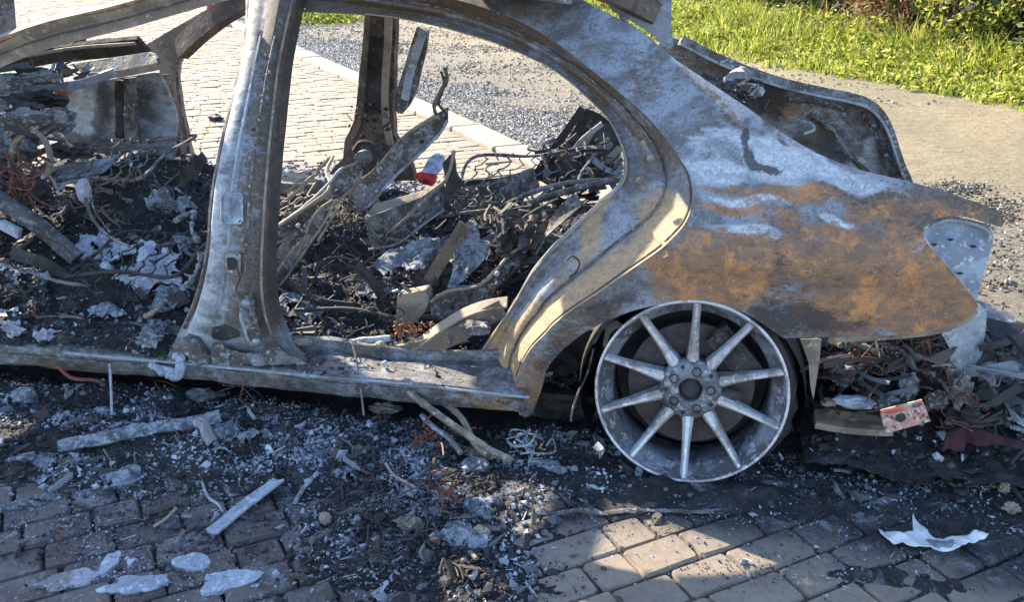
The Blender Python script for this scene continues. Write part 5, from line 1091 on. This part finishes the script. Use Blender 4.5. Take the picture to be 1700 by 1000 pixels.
gtube('wire_end', [(400, 610), (404, 640), (400, 665), (430, 680), (480, 672)], [.19, .14, .08, .06, .05], .003, M_copper, 'thin rusty wire hanging below the middle pillar', 'wire')
def glump(name, px, py, s_, mat, label, cat, bump=.35, seed=0, up=.5):
    q = P(px, py, z=s_[2]*up+.01); o = obj(name, lump((q[0], q[1], q[2]+max(gz(q[0], q[1]), 0)*.5), s_, bump, n=3, seed=seed), mat, own=True); tag(o, label, cat); return o
glump('stone', 42, 662, (.045, .03, .028), M_crust, 'pale pointed lump under the sill at the far left', 'lump', seed=1)
glump('stone', 333, 664, (.055, .03, .024), M_crust, 'bluish slab shaped lump just under the sill below the middle pillar', 'lump', .2, 2)
glump('stone', 170, 690, (.03, .015, .012), M_crust, 'small flat white lump between the sill and the long pale strip', 'lump', seed=3)
glump('stone', 280, 676, (.022, .015, .014), burnt('bluish_lump', (.22, .30, .36), (.15, .2, .26), (.4, .45, .5)), 'small blue green lump left of the bluish slab', 'lump', seed=4)
glump('stone', 540, 862, (.016, .014, .018), M_tanmetal, 'small pinkish pale stone on the dark debris edge at the bottom', 'stone', seed=5)
glump('stone', 678, 872, (.032, .02, .02), M_tanmetal, 'tan folded scrap in the lower debris heap', 'scrap', .5, 6)
glump('stone', 798, 890, (.022, .016, .014), M_wood, 'small cream crumb beside the bluish melted piece', 'crumb', .4, 7)
glump('stone', 1060, 788, (.011, .01, .018), M_crust, 'small upright white chip just left of the alloy wheel\'s foot', 'chip', .3, 8)
glump('stone', 930, 784, (.02, .012, .010), M_crust, 'white chip at the end of the flat grey scrap near the wheel', 'chip', .3, 9)
glump('stone', 1450, 755, (.018, .014, .012), M_crust, 'round white crumb among the specks right of the wheel', 'crumb', .2, 10)
glump('stone', 790, 775, (.04, .03, .02), M_crust, 'bluish lump beneath the lower end of the stick', 'lump', .5, 11)
glump('stone', 640, 680, (.05, .03, .014), M_tanmetal, 'tan crumpled scrap at the foot of the leaning stick', 'scrap', .5, 12)
glump('stone', 800, 758, (.045, .02, .014), M_wood, 'cream torn scrap next to the lower end of the leaning stick', 'scrap', .5, 13)
glump('stone', 900, 657, (.035, .012, .008), M_crust, 'white splinter beside the rear end of the sill', 'splinter', .4, 14)
glump('rust_clump', 1668, 815, (.014, .012, .02), M_tanmetal, 'tan flaky clump near the right edge, above a smaller one', 'clump', .6, 15)
glump('rust_clump', 1680, 845, (.02, .016, .014), M_tanmetal, 'smaller tan flaky clump by the right edge', 'clump', .6, 16)
def gtangle(px, py, n, sp, r, mat, name, label, z=.04):
    c = P(px, py, z=z); gs = []
    for _ in range(n):
        pts = [c+rs.normal(0, sp, 3)*[1, .7, .4]]
        for _ in range(4): pts.append(pts[-1]+rs.normal(0, sp*.8, 3)*[1, 1, .5])
        gs.append(tube([np.array([p[0], p[1], max(p[2], .004)]) for p in pts], r*rnd.uniform(.7, 1.3), 4, k=16))
    o = obj(name, join(gs), mat, own=True); tag(o, label, 'wire'); return o
gtangle(715, 725, 16, .03, .0024, M_copper, 'wire_tangle', 'rusty wire tangle under the leaning stick', .06)
gtangle(720, 820, 16, .03, .0022, M_copper, 'wire_tangle', 'reddish wire tangle in the middle of the debris heap', .06)
gtangle(620, 930, 22, .03, .0016, M_darkmetal, 'wire_tangle', 'brown curly wire tangle at the bottom edge of the picture', .04)
gtangle(620, 850, 14, .05, .0018, M_darkmetal, 'wire_tangle', 'loose brown wires left of the jagged bluish piece', .04)
gtangle(860, 740, 10, .035, .0028, M_palemetal, 'wire_tangle', 'pale frayed wires between the stick and the wheel', .04)
gtangle(350, 650, 12, .06, .0018, M_brownmetal, 'wire_tangle', 'thin wires hanging below the sill at the middle pillar', .06)
# torn pale plastic piece at the lower right
q = [(1460, 872), (1482, 876), (1500, 872), (1518, 872), (1516, 850), (1528, 862), (1545, 878), (1568, 886), (1600, 888), (1642, 887), (1636, 893), (1615, 900), (1592, 909), (1560, 909), (1530, 905), (1505, 905), (1485, 898), (1470, 885)]
WT = thing('torn_plate', 'torn white plate with a grey patch lying on sooty pavers at the lower right', 'plate', tuple(P(1550, 895, z=0)))
gp = [P(a, b, z=.03)[:2] for a, b in q]
(V, F), n0 = plate2(gp, lambda u, v: (u, v, .03+.035*fbm(u, v, 0, 3, 9)+.014*abs(fbm(u, v, 2, 3, 22))+.06*max(0, v+.16)), .007, .0022, fdir=(0, 0, -1)); V = np.array(V); V[:, 2] = np.maximum(V[:, 2], .004)
obj('plate', (V, F), burnt('torn_white_plastic', (.68, .69, .68), (.55, .58, .6), (.78, .79, .8), (.3, .32, .34), t=(.52, .6, .68), rough=.6, bump=.3), WT, sm=True)
gp = [P(a, b, z=.036)[:2] for a, b in [(1540, 884), (1560, 887), (1584, 892), (1583, 903), (1560, 901), (1545, 895)]]
(V, F), n0 = plate2(gp, lambda u, v: (u, v, .0345+.035*fbm(u, v, 0, 3, 9)+.014*abs(fbm(u, v, 2, 3, 22))+.06*max(0, v+.16)), .007, .003, fdir=(0, 0, -1)); obj('grey_patch', (V, F), simple('grey_print', (.22, .24, .28)), WT)
# charred red cloth
o = obj('red_cloth', pplate([(1560, 742), (1575, 722), (1600, 712), (1625, 716), (1660, 730), (1705, 738), (1712, 748), (1670, 746), (1640, 742), (1610, 738), (1600, 752), (1580, 748)], lambda x, z: -.02+1.8*(z-.1), .012, .02, bump=.035, bs=14, jag=.002), simple('dark_red_cloth', (.07, .02, .024), (.035, .015, .018), .9), own=True); tag(o, 'dark red scorched cloth lying in the debris at the right edge', 'cloth')
# printed card leaning on the rubble
cardm = N('scorched_printed_card', .7)
cc = cardm.mix(cardm.ramp(cardm.vor(70), .25, .5), (.12, .06, .055), (.48, .24, .17)); cc = cardm.mix(cardm.ramp(cardm.noise(60, 5), .52, .58), cc, (.5, .42, .38)); cardm.col(cc)
CT = thing('printed_card', 'small scorched card printed in orange and brown leaning under the car\'s tail', 'card', tuple(P(1500, 715, y=-.01)))
g = pplate([(1461, 682), (1531, 664), (1545, 700), (1470, 721)], lambda x, z: -.02+.3*(z-.2), .004, .012); obj('card', g, cardm.m, CT)
obj('card_stripe', pplate([(1464, 684), (1500, 675), (1502, 682), (1466, 691)], lambda x, z: -.023+.3*(z-.2), .0015, .02), simple('orange_red_print', (.5, .10, .05)), CT)
obj('card_mark', pplate([(1488, 690), (1500, 686), (1506, 696), (1498, 702), (1486, 700)], lambda x, z: -.023+.3*(z-.2), .0015, .01), M_black, CT)
# ash and foil beyond the far sill, coloured dark bluish to stand for shadow
c = P(470, 268, z=.0)
def ag(i):
    x = -2.75+rs.normal(0, .75); y = 2.75+rs.normal(0, .22); return chip((x, y, rs.uniform(.002, .015)), rs.uniform(.008, .035))
obj('far_shadow_toned_ash', scatter(2600, ag, lambda i: [(.20, .25, .32), (.12, .15, .20), (.06, .07, .09), (.03, .03, .04), (.30, .34, .40)][rs.randint(5)]), M_chip, kind='stuff')
for i, (a, b) in enumerate([(358, 196), (272+85, 192), (462, 160)]):
    o = obj('char_lump', lump(P(a, b, z=.02), (.06, .04, .03) if i != 1 else (.03, .02, .02), .5, n=2, seed=i), M_black, own=True); tag(o, ['black charred lump on the sunny pavers left of the middle pillar', 'small black crumb beside the charred lump left of the pillar', 'small flat black crumb on the sunny pavers right of the pillar'][i], 'lump')

# loose strips, rods and plates among the fragments, inside and outside
def scrap(c, r):
    a = rs.uniform(0, 6.28); l = r*rs.uniform(.6, 1.6); d = np.array([math.cos(a), math.sin(a), rs.normal(0, .35)])*l
    mid = np.array(c)+rs.normal(0, .12, 3)*l
    p_ = [np.array(c)-d, mid, np.array(c)+d]; k_ = rs.rand()
    if k_ < .4: return tube(p_, rs.uniform(.0025, .008), 5, k=9, wob=.25)
    return band(p_, rs.uniform(.008, .035), .003, (rs.normal(), rs.normal(), 1.2), k=8, twist=rs.normal(0, .8), taper=rs.uniform(.3, 1.2))
def sc_in(i):
    x = rs.uniform(-3.2, -.25); y = .2+1.35*rs.rand(); return scrap((x, y, heapz(x, y)+rs.uniform(-.01, .02)), rs.uniform(.02, .08))
SCC = [(.03, .028, .028), (.07, .065, .062), (.14, .13, .12), (.22, .22, .23), (.08, .055, .04), (.30, .32, .36), (.03, .028, .03), (.14, .12, .10)]
part('burnt_scraps', scatter(230, sc_in, lambda i: SCC[rs.randint(8)]), M_chip, kind='stuff')
def sc_out(i):
    (cx, cy, rx, ry, a), n, r = FB[rs.choice([0, 3, 3, 4, 5, 6, 7, 8, 11, 14])]; x = cx+rs.normal(0, rx*.7); y = min(cy+rs.normal(0, ry*.7), .05)
    return scrap((x, y, max(gz(x, y), 0)+rs.uniform(.003, .010)), rs.uniform(.010, .032))
obj('loose_scraps', scatter(230, sc_out, lambda i: SCC[rs.randint(8)]), M_chip, kind='stuff')

for (pts, y0, w_, m_) in [([(340, 260), (300, 300), (230, 330)], 1.0, .05, M_darkmetal), ([(170, 300), (210, 262), (262, 250)], 1.1, .04, M_greymetal), ([(470, 300), (520, 312), (575, 300)], 1.2, .05, M_brownmetal),
    ([(760, 440), (800, 420), (850, 380)], .6, .05, M_darkmetal), ([(900, 345), (870, 380), (850, 420)], .6, .06, M_darkmetal), ([(960, 330), (920, 370), (890, 420)], .5, .05, M_greymetal), ([(590, 440), (620, 470), (650, 520)], .5, .035, M_darkmetal),
    ([(480, 470), (530, 500), (600, 510)], .4, .03, M_darkmetal), ([(20, 420), (80, 440), (140, 480)], .4, .05, M_darkmetal), ([(200, 540), (260, 560), (320, 540)], .22, .04, M_darkmetal), ([(820, 470), (800, 520), (760, 560)], .3, .04, M_greymetal)]:
    part('bent_strip', band([P(a, b, y=y0) for a, b in pts], w_, .005, (.4, .2, 1), k=14, twist=rnd.uniform(-.7, .7), bow=.006), m_)
# rolled edges on the seat plates, spring frames and packed wreckage
def pbetween(px, y, r, mat, name, parent=None, closed=False, wob=.15):
    pts = [PF(a, b, y) if callable(y) else P(a, b, y=y) for a, b in px]
    if closed: pts.append(pts[0])
    return part(name, tube(pts, r, 6, k=len(pts)*7, wob=wob), mat, parent)
pbetween([(743, 200), (730, 222), (712, 240), (690, 262), (664, 285), (640, 310), (615, 340), (595, 350)], lambda x, z: 1.03+.5*(x+1.1), .006, M_palemetal, 'rolled_edge')
pbetween([(600, 285), (592, 305), (560, 335), (520, 368), (480, 395), (448, 408)], lambda x, z: .735+.5*(x+1.4), .006, M_tanmetal, 'rolled_edge')
pbetween([(590, 272), (565, 282), (548, 302), (520, 330), (480, 362), (446, 384)], lambda x, z: .735+.5*(x+1.4), .006, M_palemetal, 'rolled_edge')
pbetween([(558, 332), (538, 370), (518, 400), (490, 440), (468, 470), (448, 486)], lambda x, z: .60+.3*(x+1.4), .005, M_tanmetal, 'rolled_edge')
pbetween([(612, 414), (640, 410), (665, 402), (700, 375), (738, 348)], lambda x, z: .785+.8*(x+1.2), .005, M_palemetal, 'rolled_edge')
pbetween([(714, 502), (745, 484), (800, 472), (846, 424), (876, 404)], lambda x, z: .365+.5*(x+.8), .006, M_tanmetal, 'rolled_edge')
pbetween([(718, 528), (745, 533), (780, 513), (820, 484), (868, 440)], lambda x, z: .365+.5*(x+.8), .005, M_darkmetal, 'rolled_edge')
for (x, y, yy) in [(655, 285, 1.02), (625, 318, .95), (700, 235, 1.05), (530, 345, .68), (495, 375, .63), (560, 318, .70), (640, 390, .76), (690, 350, .79), (725, 330, .82), (780, 490, .36), (825, 455, .36), (750, 510, .35), (905, 270, 1.35), (950, 270, 1.33), (990, 250, 1.33), (935, 295, 1.3)]:
    part('bolt_head', lathe([(0, -.006), (.006, -.006), (.009, -.002), (.009, .006)], 8, c=P(x, y, y=yy)), M_palemetal if x % 2 else M_black)
def spring_frame(c, u, v, nu, mat, r=.0035):
    c = np.array(c, float); u = np.array(u, float); v = np.array(v, float); n = np.cross(u, v); n /= np.linalg.norm(n)
    gs = [tube([c, c+u*.5+n*.02, c+u, c+u+v*.5+n*.015, c+u+v, c+u*.5+v-n*.02, c+v, c+v*.5, c], r*2, 6, k=48, wob=.2)]
    for i in range(1, nu):
        p0 = c+u*i/nu; pts = [p0+v*t+u/nu*.32*math.sin(t*22+i)+n*(.02*math.sin(t*3.1)+rnd.uniform(-.01, .01)) for t in np.linspace(0, 1, 22)]
        gs.append(tube(pts, r, 4))
    return part('spring_frame', join(gs), mat)
spring_frame((-2.65, .80, .50), (.42, .05, .03), (.05, .40, .10), 8, M_greymetal)
spring_frame((-2.15, .25, .34), (.40, .03, .02), (.02, .34, .06), 8, M_darkmetal)
spring_frame((-1.72, .62, .26), (.36, .10, .30), (-.10, .30, .06), 7, M_tanmetal)
spring_frame((-1.00, .95, .42), (.50, .0, .06), (.06, .36, .16), 9, M_greymetal)
spring_frame((-1.35, .35, .24), (.40, .02, .0), (.0, .32, .08), 8, M_darkmetal)
def scr2(px, py, wx, wy, y0, y1, r0, r1):
    q = P(px+rs.uniform(-wx, wx), py+rs.uniform(-wy, wy), y=rs.uniform(y0, y1)); return scrap(q, rs.uniform(r0, r1))
DKC = [(.02, .02, .022), (.04, .038, .038), (.08, .078, .08), (.14, .14, .15), (.05, .04, .035), (.25, .27, .31), (.03, .03, .03), (.11, .09, .075)]
part('dash_wreckage', scatter(90, lambda i: scr2(5, 225, 70, 60, .55, 1.15, .02, .07), lambda i: DKC[rs.randint(8)]), M_chip, kind='stuff')
part('dash_wreckage', scatter(34, lambda i: scr2(60, 122, 90, 10, 1.0, 1.3, .02, .06), lambda i: DKC[rs.randint(8)]), M_chip, kind='stuff')
part('tail_wreckage', scatter(190, lambda i: scr2(1470, 625, 105, 60, .10, .34, .02, .07), lambda i: DKC[rs.randint(8)]), M_chip, kind='stuff')
part('tail_wreckage', scatter(120, lambda i: scr2(1655, 640, 45, 75, .10, .40, .02, .07), lambda i: DKC[rs.randint(8)]), M_chip, kind='stuff')
part('rear_seat_wreckage', scatter(110, lambda i: scr2(955, 285, 60, 55, 1.2, 1.5, .02, .06), lambda i: DKC[rs.randint(8)]), M_chip, kind='stuff')
part('rear_seat_wreckage', scatter(120, lambda i: scr2(860, 400, 50, 60, .45, .8, .02, .06), lambda i: DKC[rs.randint(8)]), M_chip, kind='stuff')
part('boot_wreckage', scatter(60, lambda i: scr2(1205, 155, 35, 22, 1.25, 1.5, .015, .045), lambda i: DKC[rs.randint(8)]), M_chip, kind='stuff')
for i, (x, y, d, s_) in enumerate([(60, 165, .95, (.12, .08, .03)), (20, 240, .75, (.09, .08, .06)), (120, 250, .9, (.08, .07, .03)), (35, 320, .6, (.1, .08, .06)), (100, 200, 1.1, (.06, .05, .05)), (0, 290, .6, (.08, .06, .05))]):
    part('melted_dash_lump', lump(P(x, y, y=d), s_, .7, n=3, seed=i+50, bs=10), [M_black, M_crust, M_darkmetal][i % 3])
for i, (x, y, d, s_) in enumerate([(1400, 590, .28, (.09, .04, .04)), (1540, 620, .22, (.06, .04, .05)), (1640, 600, .32, (.08, .05, .06)), (1480, 650, .2, (.07, .04, .03)), (1600, 690, .12, (.05, .03, .025)), (1680, 680, .25, (.08, .05, .04))]):
    part('melted_tail_lump', lump(P(x, y, y=d), s_, .7, n=3, seed=i+70, bs=10), [M_black, M_darkmetal, M_crust][i % 3])
# coarse black clods in the heap outside
def clod(i):
    (cx, cy, rx, ry, a), n, r = FB[rs.choice([0, 1, 3, 3, 3, 5, 5, 6, 6, 7, 8, 10, 11, 14])]; x = cx+rs.normal(0, rx*.75); y = min(cy+rs.normal(0, ry*.75), .1)
    return rock((x, y, max(gz(x, y), 0)+.002), .0048*math.exp(rs.normal(.25, .5)), .6)
obj('char_clods', scatter(2400, clod, lambda i: [(.018, .018, .02), (.03, .028, .03), (.05, .045, .045), (.012, .012, .013), (.10, .11, .13)][rs.randint(5)]), M_chip, kind='stuff')

# rubble that buries the front half of the sill and dusts its rear half
def sz(x, y):
    c_ = 1/(1+math.exp((x+1.66)*16)); return .188+.05*c_*(1-max(0, .05-y)*9)+c_*.035*fbm(x, y, 6, 5, 9)+.007*fbm(x, y, 1, 4, 20)-(1-c_)*.012-max(0, -x-1.6)*.016
part('rubble_on_sill', heap(-3.5, -.75, -.004, .17, .0125, sz), M_debris, kind='stuff')
def so(i):
    x = rs.uniform(-3.3, -1.6) if i % 7 else rs.uniform(-1.3, -.7); y = rs.uniform(-.01, .17); return chip((x, y, max(sz(x, y), .192-max(0, -x-1.6)*.016)+.003), .006*math.exp(rs.normal(0, .5)))
part('flakes_on_sill', scatter(2600, so, lambda i: pick(CWI)), M_chip, kind='stuff')
for i, (x, y) in enumerate([(75, 560), (95, 572), (35, 580), (235, 578), (215, 600), (250, 560), (20, 545), (160, 585)]):
    part('crumpled_foil', lump(P(x, y, y=.03), (.034, .02, .026), .95, n=3, seed=i+90, bs=14), M_crust if i % 3 else M_palemetal)
